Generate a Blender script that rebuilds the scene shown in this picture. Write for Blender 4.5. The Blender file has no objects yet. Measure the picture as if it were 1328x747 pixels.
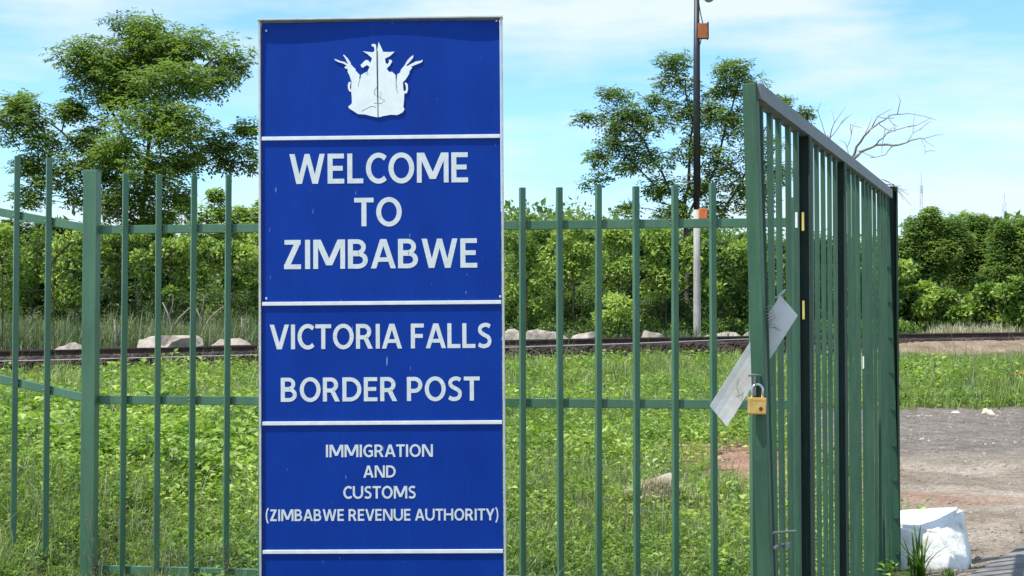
import bpy, bmesh, math, random
import numpy as np
from mathutils import Vector, Matrix
R = math.radians
rng = np.random.default_rng(7)
random.seed(7)
scene = bpy.context.scene
col = scene.collection

# ------------------------------------------------------------------ camera, sky, sun, exposure
EYE = 1.55
FPX = 1800.0
HOR = 428.0
cam_d = bpy.data.cameras.new('camera')
cam_d.lens = 36.0 * FPX / 1328.0
cam_d.sensor_width = 36.0
cam_d.clip_start = 0.1
cam_d.clip_end = 3000
cam = bpy.data.objects.new('camera', cam_d)
col.objects.link(cam)
cam.location = (0, 0, EYE)
cam.rotation_euler = (R(90) + math.atan((HOR - 373.5) / FPX), 0, 0)
scene.camera = cam

SUN_EL, SUN_AZ = 64.0, 242.0      # azimuth clockwise from +Y
sd = Vector((math.sin(R(SUN_AZ)) * math.cos(R(SUN_EL)), math.cos(R(SUN_AZ)) * math.cos(R(SUN_EL)), math.sin(R(SUN_EL))))
sun_d = bpy.data.lights.new('sun', 'SUN')
sun_d.energy = 5.0
sun_d.angle = R(0.53)
sun_d.color = (1.0, 0.965, 0.90)
sun = bpy.data.objects.new('sun', sun_d)
col.objects.link(sun)
sun.rotation_euler = (-sd).to_track_quat('-Z', 'Y').to_euler()
sun.location = (0, 0, 30)

world = bpy.data.worlds.new('World')
scene.world = world
world.use_nodes = True
wn, wl = world.node_tree.nodes, world.node_tree.links
wn.clear()
w_out = wn.new('ShaderNodeOutputWorld')
w_bg = wn.new('ShaderNodeBackground')
w_bg.inputs['Strength'].default_value = 0.15
sky = wn.new('ShaderNodeTexSky')
sky.sky_type = 'NISHITA'
sky.sun_disc = False
sky.sun_elevation = R(SUN_EL)
sky.sun_rotation = R(SUN_AZ)
sky.air_density = 1.0
sky.dust_density = 0.3
sky.ozone_density = 1.6
tc = wn.new('ShaderNodeTexCoord')
def wnoise(scale, sx, sz, rot, detail, off):
    mp = wn.new('ShaderNodeMapping')
    mp.inputs['Scale'].default_value = (sx, sx, sz)
    mp.inputs['Rotation'].default_value = (0, rot, 0)
    mp.inputs['Location'].default_value = off
    n = wn.new('ShaderNodeTexNoise')
    n.inputs['Scale'].default_value = scale
    n.inputs['Detail'].default_value = detail
    n.inputs['Roughness'].default_value = 0.55
    wl.new(tc.outputs['Generated'], mp.inputs['Vector'])
    wl.new(mp.outputs['Vector'], n.inputs['Vector'])
    return n
n1 = wnoise(3.6, 1.0, 3.2, R(9), 8, (0.62, 0, 0.35))
n2 = wnoise(9.0, 0.7, 5.0, R(12), 6, (1.7, 0, 0.9))
add = wn.new('ShaderNodeMath'); add.operation = 'MULTIPLY_ADD'
wl.new(n2.outputs['Fac'], add.inputs[0]); add.inputs[1].default_value = 0.45
wl.new(n1.outputs['Fac'], add.inputs[2])
ramp = wn.new('ShaderNodeMapRange')
ramp.inputs['From Min'].default_value = 0.60
ramp.inputs['From Max'].default_value = 0.86
ramp.inputs['To Min'].default_value = 0.0
ramp.inputs['To Max'].default_value = 0.92
wl.new(add.outputs[0], ramp.inputs['Value'])
wmix = wn.new('ShaderNodeMixRGB')
wmix.inputs['Color2'].default_value = (4.7, 5.3, 5.75, 1)
gain = wn.new('ShaderNodeMixRGB'); gain.blend_type = 'MULTIPLY'; gain.inputs['Fac'].default_value = 1
gain.inputs['Color2'].default_value = (0.84, 1.14, 1.34, 1)
wl.new(sky.outputs['Color'], gain.inputs['Color1'])
wl.new(gain.outputs['Color'], wmix.inputs['Color1'])
wl.new(ramp.outputs['Result'], wmix.inputs['Fac'])
wl.new(wmix.outputs['Color'], w_bg.inputs['Color'])
wl.new(w_bg.outputs['Background'], w_out.inputs['Surface'])

vs = scene.view_settings
vs.view_transform = 'Standard'
vs.look = 'None'
vs.gamma = 1.0
vs.use_curve_mapping = False
vs.exposure = 0.34
scene.render.resolution_x, scene.render.resolution_y = 1024, 576
scene.cycles.max_bounces = 6
scene.cycles.transparent_max_bounces = 4
scene.cycles.use_denoising = True

# ------------------------------------------------------------------ helpers
def P(px, py, D):
    """world point seen at photograph pixel (px, py) at distance D; used to measure positions off the photograph"""
    return Vector(((px - 664.0) / FPX * D, D, EYE + (HOR - py) / FPX * D))

def tag(o, label=None, cat=None, group=None, kind=None):
    if label: o['label'] = label
    if cat: o['category'] = cat
    if group: o['group'] = group
    if kind: o['kind'] = kind
    return o

def empty(name, loc=(0, 0, 0), rot=(0, 0, 0)):
    o = bpy.data.objects.new(name, None)
    o.empty_display_size = 0.2
    o.location = loc
    o.rotation_euler = rot
    col.objects.link(o)
    return o

def link(name, me, mat=None, parent=None, loc=None):
    o = bpy.data.objects.new(name, me)
    if mat is not None and not me.materials:
        me.materials.append(mat)
    col.objects.link(o)
    if parent: o.parent = parent
    if loc is not None: o.location = loc
    return o

def bm_mesh(bm, name, smooth=False):
    me = bpy.data.meshes.new(name)
    bm.normal_update()
    for f in bm.faces: f.smooth = smooth
    bm.to_mesh(me); bm.free()
    if smooth:
        for p in me.polygons: p.use_smooth = True
    return me

def np_mesh(name, V, F, tint=None, smooth=False):
    """V (n,3) array, F (m,k) array of one polygon size"""
    me = bpy.data.meshes.new(name)
    V = np.ascontiguousarray(V, dtype=np.float32); F = np.ascontiguousarray(F, dtype=np.int32)
    m, k = F.shape
    me.vertices.add(len(V)); me.vertices.foreach_set('co', V.ravel())
    me.loops.add(m * k); me.loops.foreach_set('vertex_index', F.ravel())
    me.polygons.add(m)
    me.polygons.foreach_set('loop_start', np.arange(0, m * k, k, dtype=np.int32))
    me.polygons.foreach_set('loop_total', np.full(m, k, dtype=np.int32))
    me.polygons.foreach_set('use_smooth', np.full(m, bool(smooth)))
    if tint is not None:
        a = me.attributes.new('tint', 'FLOAT', 'POINT')
        a.data.foreach_set('value', np.ascontiguousarray(tint, dtype=np.float32))
    me.update(calc_edges=True)
    return me

def add_box(bm, c, s, rot=None, bevel=0.0):
    """box with centre c, size s"""
    r = bmesh.ops.create_cube(bm, size=1.0)
    M = Matrix.Translation(Vector(c)) @ (rot.to_4x4() if rot is not None else Matrix.Identity(4)) @ Matrix.Diagonal((*s, 1))
    bmesh.ops.transform(bm, matrix=M, verts=r['verts'])
    if bevel > 0:
        es = set(e for v in r['verts'] for e in v.link_edges)
        bmesh.ops.bevel(bm, geom=list(es), offset=bevel, segments=2, affect='EDGES', profile=0.6)

def bar_bm(bm, a, b, w, d, side, bevel=0.0, caps=True):
    """rectangular bar from a to b; w is its size along the vector side, d across"""
    a, b = Vector(a), Vector(b)
    z = (b - a).normalized()
    x = Vector(side); x = (x - z * x.dot(z)).normalized()
    y = z.cross(x)
    rot = Matrix((x, y, z)).transposed()
    add_box(bm, (a + b) / 2, (w, d, (b - a).length), rot, bevel)

def tube_bm(bm, pts, r, n=8):
    pts = [Vector(p) for p in pts]
    rs = r if isinstance(r, (list, tuple)) else [r] * len(pts)
    rings = []
    up = Vector((0.3, 0.2, 1)).normalized()
    for i, p in enumerate(pts):
        t = (pts[min(i + 1, len(pts) - 1)] - pts[max(i - 1, 0)]).normalized()
        u = t.cross(up)
        if u.length < 0.15: u = t.cross(Vector((1, 0, 0)))
        u.normalize(); v = t.cross(u)
        rings.append([bm.verts.new(p + (u * math.cos(2 * math.pi * k / n) + v * math.sin(2 * math.pi * k / n)) * rs[i]) for k in range(n)])
    for i in range(len(rings) - 1):
        for k in range(n):
            bm.faces.new((rings[i][k], rings[i][(k + 1) % n], rings[i + 1][(k + 1) % n], rings[i + 1][k]))
    bm.faces.new(rings[0][::-1]); bm.faces.new(rings[-1])

def fbm2(x, y, seed=0, octs=4, f0=1.0):
    """value noise in numpy, roughly -1..1"""
    x = np.asarray(x, float); y = np.asarray(y, float)
    out = np.zeros(np.broadcast(x, y).shape); amp = 1.0; tot = 0
    r = np.random.default_rng(seed + 100)
    tab = r.uniform(-1, 1, (256, 256))
    for o in range(octs):
        fx = x * f0 * 2 ** o + 13.7 * o; fy = y * f0 * 2 ** o + 7.1 * o
        ix = np.floor(fx).astype(int); iy = np.floor(fy).astype(int)
        tx = fx - ix; ty = fy - iy
        tx = tx * tx * (3 - 2 * tx); ty = ty * ty * (3 - 2 * ty)
        g = lambda a, b: tab[(ix + a) % 256, (iy + b) % 256]
        out = out + amp * ((g(0, 0) * (1 - tx) + g(1, 0) * tx) * (1 - ty) + (g(0, 1) * (1 - tx) + g(1, 1) * tx) * ty)
        tot += amp; amp *= 0.5
    return out / tot

# ------------------------------------------------------------------ materials
def new_mat(name):
    m = bpy.data.materials.new(name); m.use_nodes = True
    nt = m.node_tree
    b = nt.nodes['Principled BSDF']
    return m, nt.nodes, nt.links, b

def noise_node(N, L, scale, detail=4, rough=0.5, vec='Object', stretch=None):
    t = N.new('ShaderNodeTexCoord'); n = N.new('ShaderNodeTexNoise')
    n.inputs['Scale'].default_value = scale; n.inputs['Detail'].default_value = detail; n.inputs['Roughness'].default_value = rough
    src = t.outputs[vec]
    if stretch:
        mp = N.new('ShaderNodeMapping'); mp.inputs['Scale'].default_value = stretch
        L.new(src, mp.inputs['Vector']); src = mp.outputs['Vector']
    L.new(src, n.inputs['Vector'])
    return n

def ramp_node(N, L, src, stops):
    r = N.new('ShaderNodeValToRGB')
    e = r.color_ramp.elements
    e[0].position, e[0].color = stops[0][0], (*stops[0][1], 1)
    e[1].position, e[1].color = stops[-1][0], (*stops[-1][1], 1)
    for p, c in stops[1:-1]:
        k = e.new(p); k.color = (*c, 1)
    L.new(src, r.inputs['Fac'])
    return r

def mat_noise(name, stops, scale, rough=0.7, bump=0.2, bscale=None, detail=6, stretch=None, metallic=0.0, bdist=0.01, spec=0.5):
    m, N, L, b = new_mat(name)
    n = noise_node(N, L, scale, detail, 0.6, stretch=stretch)
    r = ramp_node(N, L, n.outputs['Fac'], stops)
    L.new(r.outputs['Color'], b.inputs['Base Color'])
    b.inputs['Roughness'].default_value = rough
    b.inputs['Metallic'].default_value = metallic
    b.inputs['Specular IOR Level'].default_value = spec
    if bump:
        n2 = noise_node(N, L, bscale or scale * 3, 5, 0.6)
        bp = N.new('ShaderNodeBump'); bp.inputs['Strength'].default_value = bump; bp.inputs['Distance'].default_value = bdist
        L.new(n2.outputs['Fac'], bp.inputs['Height']); L.new(bp.outputs['Normal'], b.inputs['Normal'])
    return m

def mat_paint(name, c1, c2, rust=0.6, rough=0.42):
    """old brushed gloss paint: slight colour drift, chips showing primer, dust and scratches"""
    m, N, L, b = new_mat(name)
    n = noise_node(N, L, 3.0, 6, 0.6, stretch=(4, 4, 1))
    r = ramp_node(N, L, n.outputs['Fac'], [(0.3, c1), (0.7, c2)])
    n2 = noise_node(N, L, 38.0, 5, 0.7)
    cr = ramp_node(N, L, n2.outputs['Fac'], [(0.655, (0, 0, 0)), (0.69, (1, 1, 1))])
    mul = N.new('ShaderNodeMath'); mul.operation = 'MULTIPLY'; mul.inputs[1].default_value = rust
    L.new(cr.outputs['Color'], mul.inputs[0])
    mx = N.new('ShaderNodeMixRGB'); mx.inputs['Color2'].default_value = (0.16, 0.12, 0.09, 1)
    L.new(mul.outputs[0], mx.inputs['Fac']); L.new(r.outputs['Color'], mx.inputs['Color1'])
    n3 = noise_node(N, L, 10.0, 6, 0.75, stretch=(8, 8, 0.6))
    dr = ramp_node(N, L, n3.outputs['Fac'], [(0.5, (0, 0, 0)), (0.85, (0.18, 0.18, 0.18))])
    mx2 = N.new('ShaderNodeMixRGB'); mx2.inputs['Color2'].default_value = (0.22, 0.27, 0.2, 1)
    L.new(dr.outputs['Color'], mx2.inputs['Fac']); L.new(mx.outputs['Color'], mx2.inputs['Color1'])
    L.new(mx2.outputs['Color'], b.inputs['Base Color'])
    b.inputs['Roughness'].default_value = rough
    bp = N.new('ShaderNodeBump'); bp.inputs['Strength'].default_value = 0.25; bp.inputs['Distance'].default_value = 0.003
    L.new(n2.outputs['Fac'], bp.inputs['Height']); L.new(bp.outputs['Normal'], b.inputs['Normal'])
    return m

def mat_leaf(name, dark, mid, light, trans=0.35, rough=0.5, tmul=1.5):
    m, N, L, b = new_mat(name)
    a = N.new('ShaderNodeAttribute'); a.attribute_name = 'tint'
    r = ramp_node(N, L, a.outputs['Fac'], [(0.0, dark), (0.5, mid), (1.0, light)])
    L.new(r.outputs['Color'], b.inputs['Base Color'])
    b.inputs['Roughness'].default_value = rough
    b.inputs['Specular IOR Level'].default_value = 0.35
    tr = N.new('ShaderNodeBsdfTranslucent')
    g = N.new('ShaderNodeMixRGB'); g.blend_type = 'MULTIPLY'; g.inputs['Fac'].default_value = 1
    g.inputs['Color2'].default_value = (tmul * 1.05, tmul * 1.1, tmul * 0.5, 1)
    L.new(r.outputs['Color'], g.inputs['Color1']); L.new(g.outputs['Color'], tr.inputs['Color'])
    mx = N.new('ShaderNodeMixShader'); mx.inputs['Fac'].default_value = trans
    out = N['Material Output'] if 'Material Output' in N else N.new('ShaderNodeOutputMaterial')
    L.new(b.outputs['BSDF'], mx.inputs[1]); L.new(tr.outputs['BSDF'], mx.inputs[2]); L.new(mx.outputs['Shader'], out.inputs['Surface'])
    return m

M = {}
M['green'] = mat_paint('green_paint', (0.050, 0.135, 0.075), (0.082, 0.188, 0.110))
M['green_gate'] = mat_paint('gate_green_paint', (0.014, 0.058, 0.030), (0.028, 0.105, 0.050), rust=0.5, rough=0.58)
M['green_dark'] = mat_paint('shade_toned_green_paint', (0.008, 0.030, 0.020), (0.014, 0.045, 0.030), rust=0.15, rough=.75)  # shade inside the channels put into the paint colour; also colours cracks and scribble
M['rail_grey'] = mat_noise('weathered_green_grey_paint', [(0.3, (0.07, 0.09, 0.095)), (0.55, (0.12, 0.14, 0.14)), (0.75, (0.16, 0.10, 0.07))], 9, 0.55, 0.2, stretch=(1, 1, 1))
M['aluminium'] = mat_noise('dull_aluminium', [(0.3, (0.42, 0.44, 0.45)), (0.7, (0.62, 0.63, 0.62))], 14, 0.45, 0.1, metallic=0.35)
M['white_line'] = mat_noise('white_strip', [(0.3, (0.62, 0.66, 0.66)), (0.7, (0.78, 0.8, 0.78))], 20, 0.5, 0.05)
M['letter'] = mat_noise('white_vinyl', [(0.25, (0.53, 0.59, 0.59)), (0.6, (0.64, 0.69, 0.68)), (0.8, (0.71, 0.74, 0.72))], 22, 0.45, 0.08)
M['emblem'] = mat_noise('peeling_white_vinyl', [(0.25, (0.68, 0.76, 0.75)), (0.7, (0.80, 0.86, 0.84))], 16, 0.5, 0.08, bscale=40)
M['brass'] = mat_noise('brass', [(0.3, (0.55, 0.33, 0.08)), (0.7, (0.78, 0.52, 0.17))], 30, 0.38, 0.1, metallic=0.55)
M['chrome'] = mat_noise('worn_steel', [(0.3, (0.42, 0.44, 0.46)), (0.7, (0.66, 0.68, 0.7))], 30, 0.3, 0.1, metallic=0.9)
M['plate'] = mat_noise('dull_sheet', [(0.25, (0.50, 0.54, 0.53)), (0.55, (0.62, 0.65, 0.63)), (0.82, (0.48, 0.40, 0.33))], 7, 0.5, 0.2, bscale=12)
M['rust'] = mat_noise('rusty_steel', [(0.3, (0.040, 0.020, 0.014)), (0.7, (0.10, 0.052, 0.036))], 20, 0.85, 0.4)
M['rail'] = mat_noise('old_rail_steel', [(0.3, (0.030, 0.017, 0.012)), (0.7, (0.085, 0.046, 0.033))], 8, 0.8, 0.3)
M['sleeper'] = mat_noise('old_sleeper', [(0.3, (0.025, 0.018, 0.014)), (0.7, (0.07, 0.05, 0.04))], 8, 0.9, 0.5)
M['yellow'] = mat_noise('yellow_tape', [(0.3, (0.45, 0.36, 0.06)), (0.7, (0.6, 0.5, 0.12))], 30, 0.5, 0)
M['white_tape'] = mat_noise('white_tape', [(0.3, (0.6, 0.63, 0.62)), (0.7, (0.75, 0.77, 0.75))], 30, 0.6, 0)
M['orange'] = mat_noise('orange_box_paint', [(0.3, (0.55, 0.12, 0.03)), (0.7, (0.75, 0.20, 0.05))], 9, 0.55, 0.1)
M['orange_dull'] = mat_noise('brown_orange_box_paint', [(0.3, (0.30, 0.08, 0.02)), (0.7, (0.46, 0.14, 0.035))], 9, 0.55, 0.1)
M['black'] = mat_noise('black_paint', [(0.3, (0.010, 0.011, 0.014)), (0.7, (0.028, 0.03, 0.036))], 9, 0.5, 0.1)
M['pole_white'] = mat_noise('weathered_pole_wood', [(0.3, (0.26, 0.24, 0.21)), (0.55, (0.42, 0.40, 0.36)), (0.75, (0.56, 0.54, 0.50))], 6, 0.9, 0.4, stretch=(6, 6, 0.6))
M['white_block'] = mat_noise('whitewashed_concrete', [(0.30, (0.40, 0.36, 0.29)), (0.40, (0.68, 0.66, 0.60)), (0.55, (0.82, 0.80, 0.75))], 6, 0.9, 0.6, bscale=18, bdist=0.02)
M['rock'] = mat_noise('pale_rock', [(0.25, (0.17, 0.14, 0.11)), (0.45, (0.33, 0.28, 0.225)), (0.75, (0.46, 0.40, 0.33))], 4.0, 0.9, 0.8, bscale=9, bdist=0.05, detail=10)
M['ballast'] = mat_noise('ballast', [(0.35, (0.018, 0.011, 0.009)), (0.55, (0.040, 0.026, 0.020)), (0.72, (0.13, 0.09, 0.07))], 1.5, 0.95, 0.5)
M['pebble'] = mat_noise('pebbles', [(0.3, (0.14, 0.11, 0.09)), (0.5, (0.26, 0.21, 0.18)), (0.7, (0.42, 0.37, 0.32))], 1.7, 0.95, 0.3)
M['red_soil'] = mat_noise('red_soil_heap', [(0.3, (0.30, 0.11, 0.05)), (0.7, (0.46, 0.20, 0.10))], 8, 0.95, 0.6)
M['litter'] = mat_noise('cream_litter', [(0.3, (0.68, 0.60, 0.38)), (0.7, (0.80, 0.74, 0.56))], 12, 0.7, 0.2)
M['bark'] = mat_noise('bark', [(0.3, (0.035, 0.028, 0.022)), (0.55, (0.09, 0.075, 0.06)), (0.75, (0.17, 0.145, 0.12))], 6, 0.95, 0.6, stretch=(3, 3, 0.7), bdist=0.04)
M['bark_grey'] = mat_noise('grey_dead_wood', [(0.3, (0.16, 0.14, 0.12)), (0.7, (0.34, 0.30, 0.26))], 8, 0.95, 0.5)
M['weld'] = mat_noise('weld_bead', [(0.3, (0.06, 0.10, 0.06)), (0.55, (0.16, 0.19, 0.13)), (0.75, (0.28, 0.24, 0.18))], 60, 0.7, 0)
M['wire'] = mat_noise('galvanised_wire', [(0.3, (0.35, 0.34, 0.32)), (0.7, (0.5, 0.49, 0.46))], 20, 0.5, 0)
M['glass'] = mat_noise('lamp_glass', [(0.3, (0.45, 0.48, 0.5)), (0.7, (0.6, 0.62, 0.64))], 9, 0.2, 0)
M['mast'] = mat_noise('hazed_steel_lattice', [(0.3, (0.42, 0.50, 0.56)), (0.7, (0.52, 0.60, 0.66))], 9, 0.7, 0)  # haze of distance mixed into the steel colour
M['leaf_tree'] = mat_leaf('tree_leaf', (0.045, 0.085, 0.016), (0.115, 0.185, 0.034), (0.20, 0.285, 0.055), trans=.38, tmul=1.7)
M['leaf_olive'] = mat_leaf('olive_leaf', (0.055, 0.105, 0.022), (0.12, 0.195, 0.040), (0.20, 0.28, 0.060), trans=.45, tmul=1.8)
M['leaf_bush'] = mat_leaf('bush_leaf', (0.035, 0.080, 0.012), (0.14, 0.235, 0.036), (0.34, 0.44, 0.085), trans=.30, tmul=1.5)
M['leaf_blue'] = mat_leaf('feathery_leaf', (0.035, 0.075, 0.018), (0.09, 0.155, 0.038), (0.17, 0.25, 0.060))
M['weed'] = mat_leaf('weed_leaf', (0.062, 0.130, 0.020), (0.17, 0.285, 0.040), (0.42, 0.52, 0.13), tmul=1.4)
M['grass'] = mat_leaf('grass_blade', (0.095, 0.16, 0.035), (0.21, 0.29, 0.075), (0.38, 0.43, 0.16), tmul=1.3)
M['dry'] = mat_leaf('dry_grass', (0.20, 0.17, 0.10), (0.36, 0.33, 0.21), (0.55, 0.51, 0.36), trans=0.25, tmul=1.1)
M['tall_grass'] = mat_leaf('tall_grass_blade', (0.07, 0.12, 0.05), (0.14, 0.20, 0.09), (0.28, 0.32, 0.18), trans=0.3, tmul=1.1)

def sign_blue():
    m, N, L, b = new_mat('blue_sign_paint')
    n = noise_node(N, L, 2.2, 6, 0.6, stretch=(1.5, 1, 0.8))
    r = ramp_node(N, L, n.outputs['Fac'], [(0.3, (0.0, 0.028, 0.235)), (0.7, (0.0005, 0.039, 0.30))])
    # vertical rain streaks and small scuffs
    n2 = noise_node(N, L, 7.0, 7, 0.75, stretch=(9, 1, 0.45))
    s = ramp_node(N, L, n2.outputs['Fac'], [(0.56, (0, 0, 0)), (0.78, (0.15, 0.15, 0.15))])
    mx = N.new('ShaderNodeMixRGB'); mx.inputs['Color2'].default_value = (0.07, 0.16, 0.45, 1)
    L.new(s.outputs['Color'], mx.inputs['Fac']); L.new(r.outputs['Color'], mx.inputs['Color1'])
    n3 = noise_node(N, L, 26.0, 3, 0.5, stretch=(2.2, 1, 0.35))
    s3 = ramp_node(N, L, n3.outputs['Fac'], [(0.715, (0, 0, 0)), (0.745, (0.55, 0.55, 0.55))])
    mx2 = N.new('ShaderNodeMixRGB'); mx2.inputs['Color2'].default_value = (0.35, 0.5, 0.7, 1)
    L.new(s3.outputs['Color'], mx2.inputs['Fac']); L.new(mx.outputs['Color'], mx2.inputs['Color1'])
    L.new(mx2.outputs['Color'], b.inputs['Base Color'])
    b.inputs['Roughness'].default_value = 0.5
    b.inputs['Specular IOR Level'].default_value = 0.15
    n4 = noise_node(N, L, 3.0, 3, 0.5)
    bp = N.new('ShaderNodeBump'); bp.inputs['Strength'].default_value = 0.15; bp.inputs['Distance'].default_value = 0.01
    L.new(n4.outputs['Fac'], bp.inputs['Height']); L.new(bp.outputs['Normal'], b.inputs['Normal'])
    return m
M['blue'] = sign_blue()

def ground_mat():
    m, N, L, b = new_mat('ground_soil')
    def attr(n):
        a = N.new('ShaderNodeAttribute'); a.attribute_name = n; return a.outputs['Fac']
    def noisy(scale, detail=8, rough=0.65):
        return noise_node(N, L, scale, detail, rough, vec='Object').outputs['Fac']
    soil = ramp_node(N, L, noisy(1.3), [(0.3, (0.075, 0.070, 0.030)), (0.5, (0.12, 0.12, 0.045)), (0.7, (0.20, 0.16, 0.09))])
    grey = ramp_node(N, L, noisy(0.9, 12, 0.72), [(0.32, (0.17, 0.135, 0.10)), (0.5, (0.36, 0.30, 0.235)), (0.68, (0.56, 0.48, 0.39))])
    red = ramp_node(N, L, noisy(1.6, 10, 0.7), [(0.3, (0.24, 0.125, 0.08)), (0.55, (0.38, 0.23, 0.155)), (0.75, (0.46, 0.32, 0.24))])
    tan = ramp_node(N, L, noisy(2.5, 10, 0.75), [(0.3, (0.15, 0.105, 0.07)), (0.55, (0.31, 0.23, 0.16)), (0.75, (0.48, 0.39, 0.29))])
    cur = soil.outputs['Color']
    for a_name, r_ in (('grey_dirt', grey), ('red_dirt', red), ('bank', tan)):
        mm = N.new('ShaderNodeMath'); mm.operation = 'ADD'
        nn = N.new('ShaderNodeMath'); nn.operation = 'MULTIPLY_ADD'; nn.inputs[1].default_value = 0.7; nn.inputs[2].default_value = -0.35
        L.new(noisy(2.3, 8, 0.7), nn.inputs[0])
        L.new(attr(a_name), mm.inputs[0]); L.new(nn.outputs[0], mm.inputs[1])
        mr = N.new('ShaderNodeMapRange'); mr.inputs['From Min'].default_value = 0.35; mr.inputs['From Max'].default_value = 0.65
        L.new(mm.outputs[0], mr.inputs['Value'])
        mx = N.new('ShaderNodeMixRGB'); L.new(mr.outputs['Result'], mx.inputs['Fac'])
        L.new(cur, mx.inputs['Color1']); L.new(r_.outputs['Color'], mx.inputs['Color2'])
        cur = mx.outputs['Color']
    mr = N.new('ShaderNodeMapRange'); mr.inputs['From Min'].default_value = 0.3; mr.inputs['From Max'].default_value = 0.7
    L.new(attr('dark_ground'), mr.inputs['Value'])
    mx = N.new('ShaderNodeMixRGB'); L.new(mr.outputs['Result'], mx.inputs['Fac'])
    dark_rmp = ramp_node(N, L, noisy(3.0), [(0.3, (0.022, 0.018, 0.010)), (0.7, (0.07, 0.058, 0.030))])
    L.new(cur, mx.inputs['Color1']); L.new(dark_rmp.outputs['Color'], mx.inputs['Color2']); cur = mx.outputs['Color']
    mr = N.new('ShaderNodeMapRange'); mr.inputs['From Min'].default_value = 0.25; mr.inputs['From Max'].default_value = 0.75; mr.inputs['To Max'].default_value = 0.8
    nn = N.new('ShaderNodeMath'); nn.operation = 'ADD'; L.new(attr('dark_gravel'), nn.inputs[0])
    n9 = N.new('ShaderNodeMath'); n9.operation = 'MULTIPLY_ADD'; n9.inputs[1].default_value = 1.2; n9.inputs[2].default_value = -0.6; L.new(noisy(1.1, 8, .7), n9.inputs[0]); L.new(n9.outputs[0], nn.inputs[1])
    L.new(nn.outputs[0], mr.inputs['Value'])
    mx = N.new('ShaderNodeMixRGB'); L.new(mr.outputs['Result'], mx.inputs['Fac'])
    dg = ramp_node(N, L, noisy(6.0), [(0.3, (0.085, 0.075, 0.068)), (0.5, (0.17, 0.15, 0.135)), (0.7, (0.30, 0.265, 0.24))])
    L.new(cur, mx.inputs['Color1']); L.new(dg.outputs['Color'], mx.inputs['Color2']); cur = mx.outputs['Color']
    # fine speckle of grit
    sp = ramp_node(N, L, noisy(28, 6, 0.8), [(0.34, (0.48, 0.47, 0.46)), (0.5, (1, 1, 1)), (0.66, (1.5, 1.47, 1.42))])
    mu = N.new('ShaderNodeMixRGB'); mu.blend_type = 'MULTIPLY'; mu.inputs['Fac'].default_value = 1
    L.new(cur, mu.inputs['Color1']); L.new(sp.outputs['Color'], mu.inputs['Color2'])
    L.new(mu.outputs['Color'], b.inputs['Base Color'])
    b.inputs['Roughness'].default_value = 0.95
    b.inputs['Specular IOR Level'].default_value = 0.15
    bp = N.new('ShaderNodeBump'); bp.inputs['Strength'].default_value = 1.0; bp.inputs['Distance'].default_value = 0.09
    L.new(noisy(9, 10, 0.7), bp.inputs['Height']); L.new(bp.outputs['Normal'], b.inputs['Normal'])
    return m
M['ground'] = ground_mat()
M['road'] = mat_noise('worn_tarmac', [(0.3, (0.10, 0.095, 0.09)), (0.5, (0.17, 0.16, 0.15)), (0.75, (0.27, 0.25, 0.23))], 7, 0.9, 0.8, bscale=60, bdist=0.01, detail=10)

# ------------------------------------------------------------------ terrain
def track_y(x): return 31.57 + 0.459 * np.asarray(x, float)
def track_z(x):
    x = np.clip(np.asarray(x, float), -40, 40)
    return 1.315 + 0.0150 * x - 0.00022 * x * x * np.where(np.abs(x) < 25, 1, 25 / np.maximum(np.abs(x), 25))
def sstep(a, b, v):
    t = np.clip((v - a) / (b - a), 0, 1); return t * t * (3 - 2 * t)
def G(x, y):
    x = np.asarray(x, float); y = np.asarray(y, float)
    ty = track_y(np.clip(x, -40, 40)); tz = track_z(x)
    toe = tz - 0.50
    u = np.clip((y - 9) / np.maximum(ty - 2.2 - 9, 4), 0, 1)
    z = toe * u
    st = 0.40 * (1 - sstep(7.5, 10.5, x)) + 0.04
    z = z + (0.34 - st) * sstep(ty - 2.6, ty - 1.2, y) + st * sstep(ty - 0.95, ty - 0.45, y)
    z = z + 0.55 * sstep(ty + 4, ty + 25, y)
    # low wooded rise behind, highest a little left of the middle
    z = z + 9.0 * sstep(75, 190, y) * np.exp(-((x + 2) / 70.0) ** 2) + 3.0 * sstep(90, 400, y)
    z = z + (0.17 * np.clip(-2.62 - x, 0, 2.4) + 0.12 * sstep(2.62, 2.95, -x)) * (1 - sstep(11, 17, y)) * sstep(3, 7, y)
    bumps = 0.045 * fbm2(x, y, 3, 4, 0.7) * sstep(6, 10, y) * (1 - sstep(-1.3, -0.4, -np.abs(y - ty)))
    return z + bumps

def zones(x, y):
    """where the soil is bare: grey_dirt, red_dirt, bank (0..1)"""
    ty = track_y(x)
    edge = 0.6 * fbm2(x, y, 11, 4, 0.8)
    # bare ground right of the gate, seen to about 20 m; its left edge runs inwards behind the gate
    left = 2.55 + 0.10 * (y - 9)
    grey = sstep(-0.4, 0.5, x - left + edge) * sstep(-0.8, 0.8, 19.9 - y + edge * 1.2)
    grey = np.maximum(grey, sstep(0, 1.2, 6.6 - y + edge))
    red = np.exp(-(((x - 2.35) / 0.75) ** 2 + ((y - 14.1) / 1.9) ** 2)) * 1.2
    red = np.maximum(red, 0.50 * np.exp(-(((x - 3.3) / 1.4) ** 2 + ((y - 12.0) / 2.0) ** 2)) + .30 * fbm2(x * .7, y, 12, 4, 1.1) * sstep(2, 3, x))
    red = np.maximum(red, 0.7 * np.exp(-(((x + 5.3) / 0.7) ** 2 + ((y - 14.6) / 0.7) ** 2)))
    bank = sstep(-3.0, -1.7, y - ty + 1.1 * edge) * sstep(-.5, .2, ty - y)
    litter = 0
    return grey, red, bank

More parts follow.
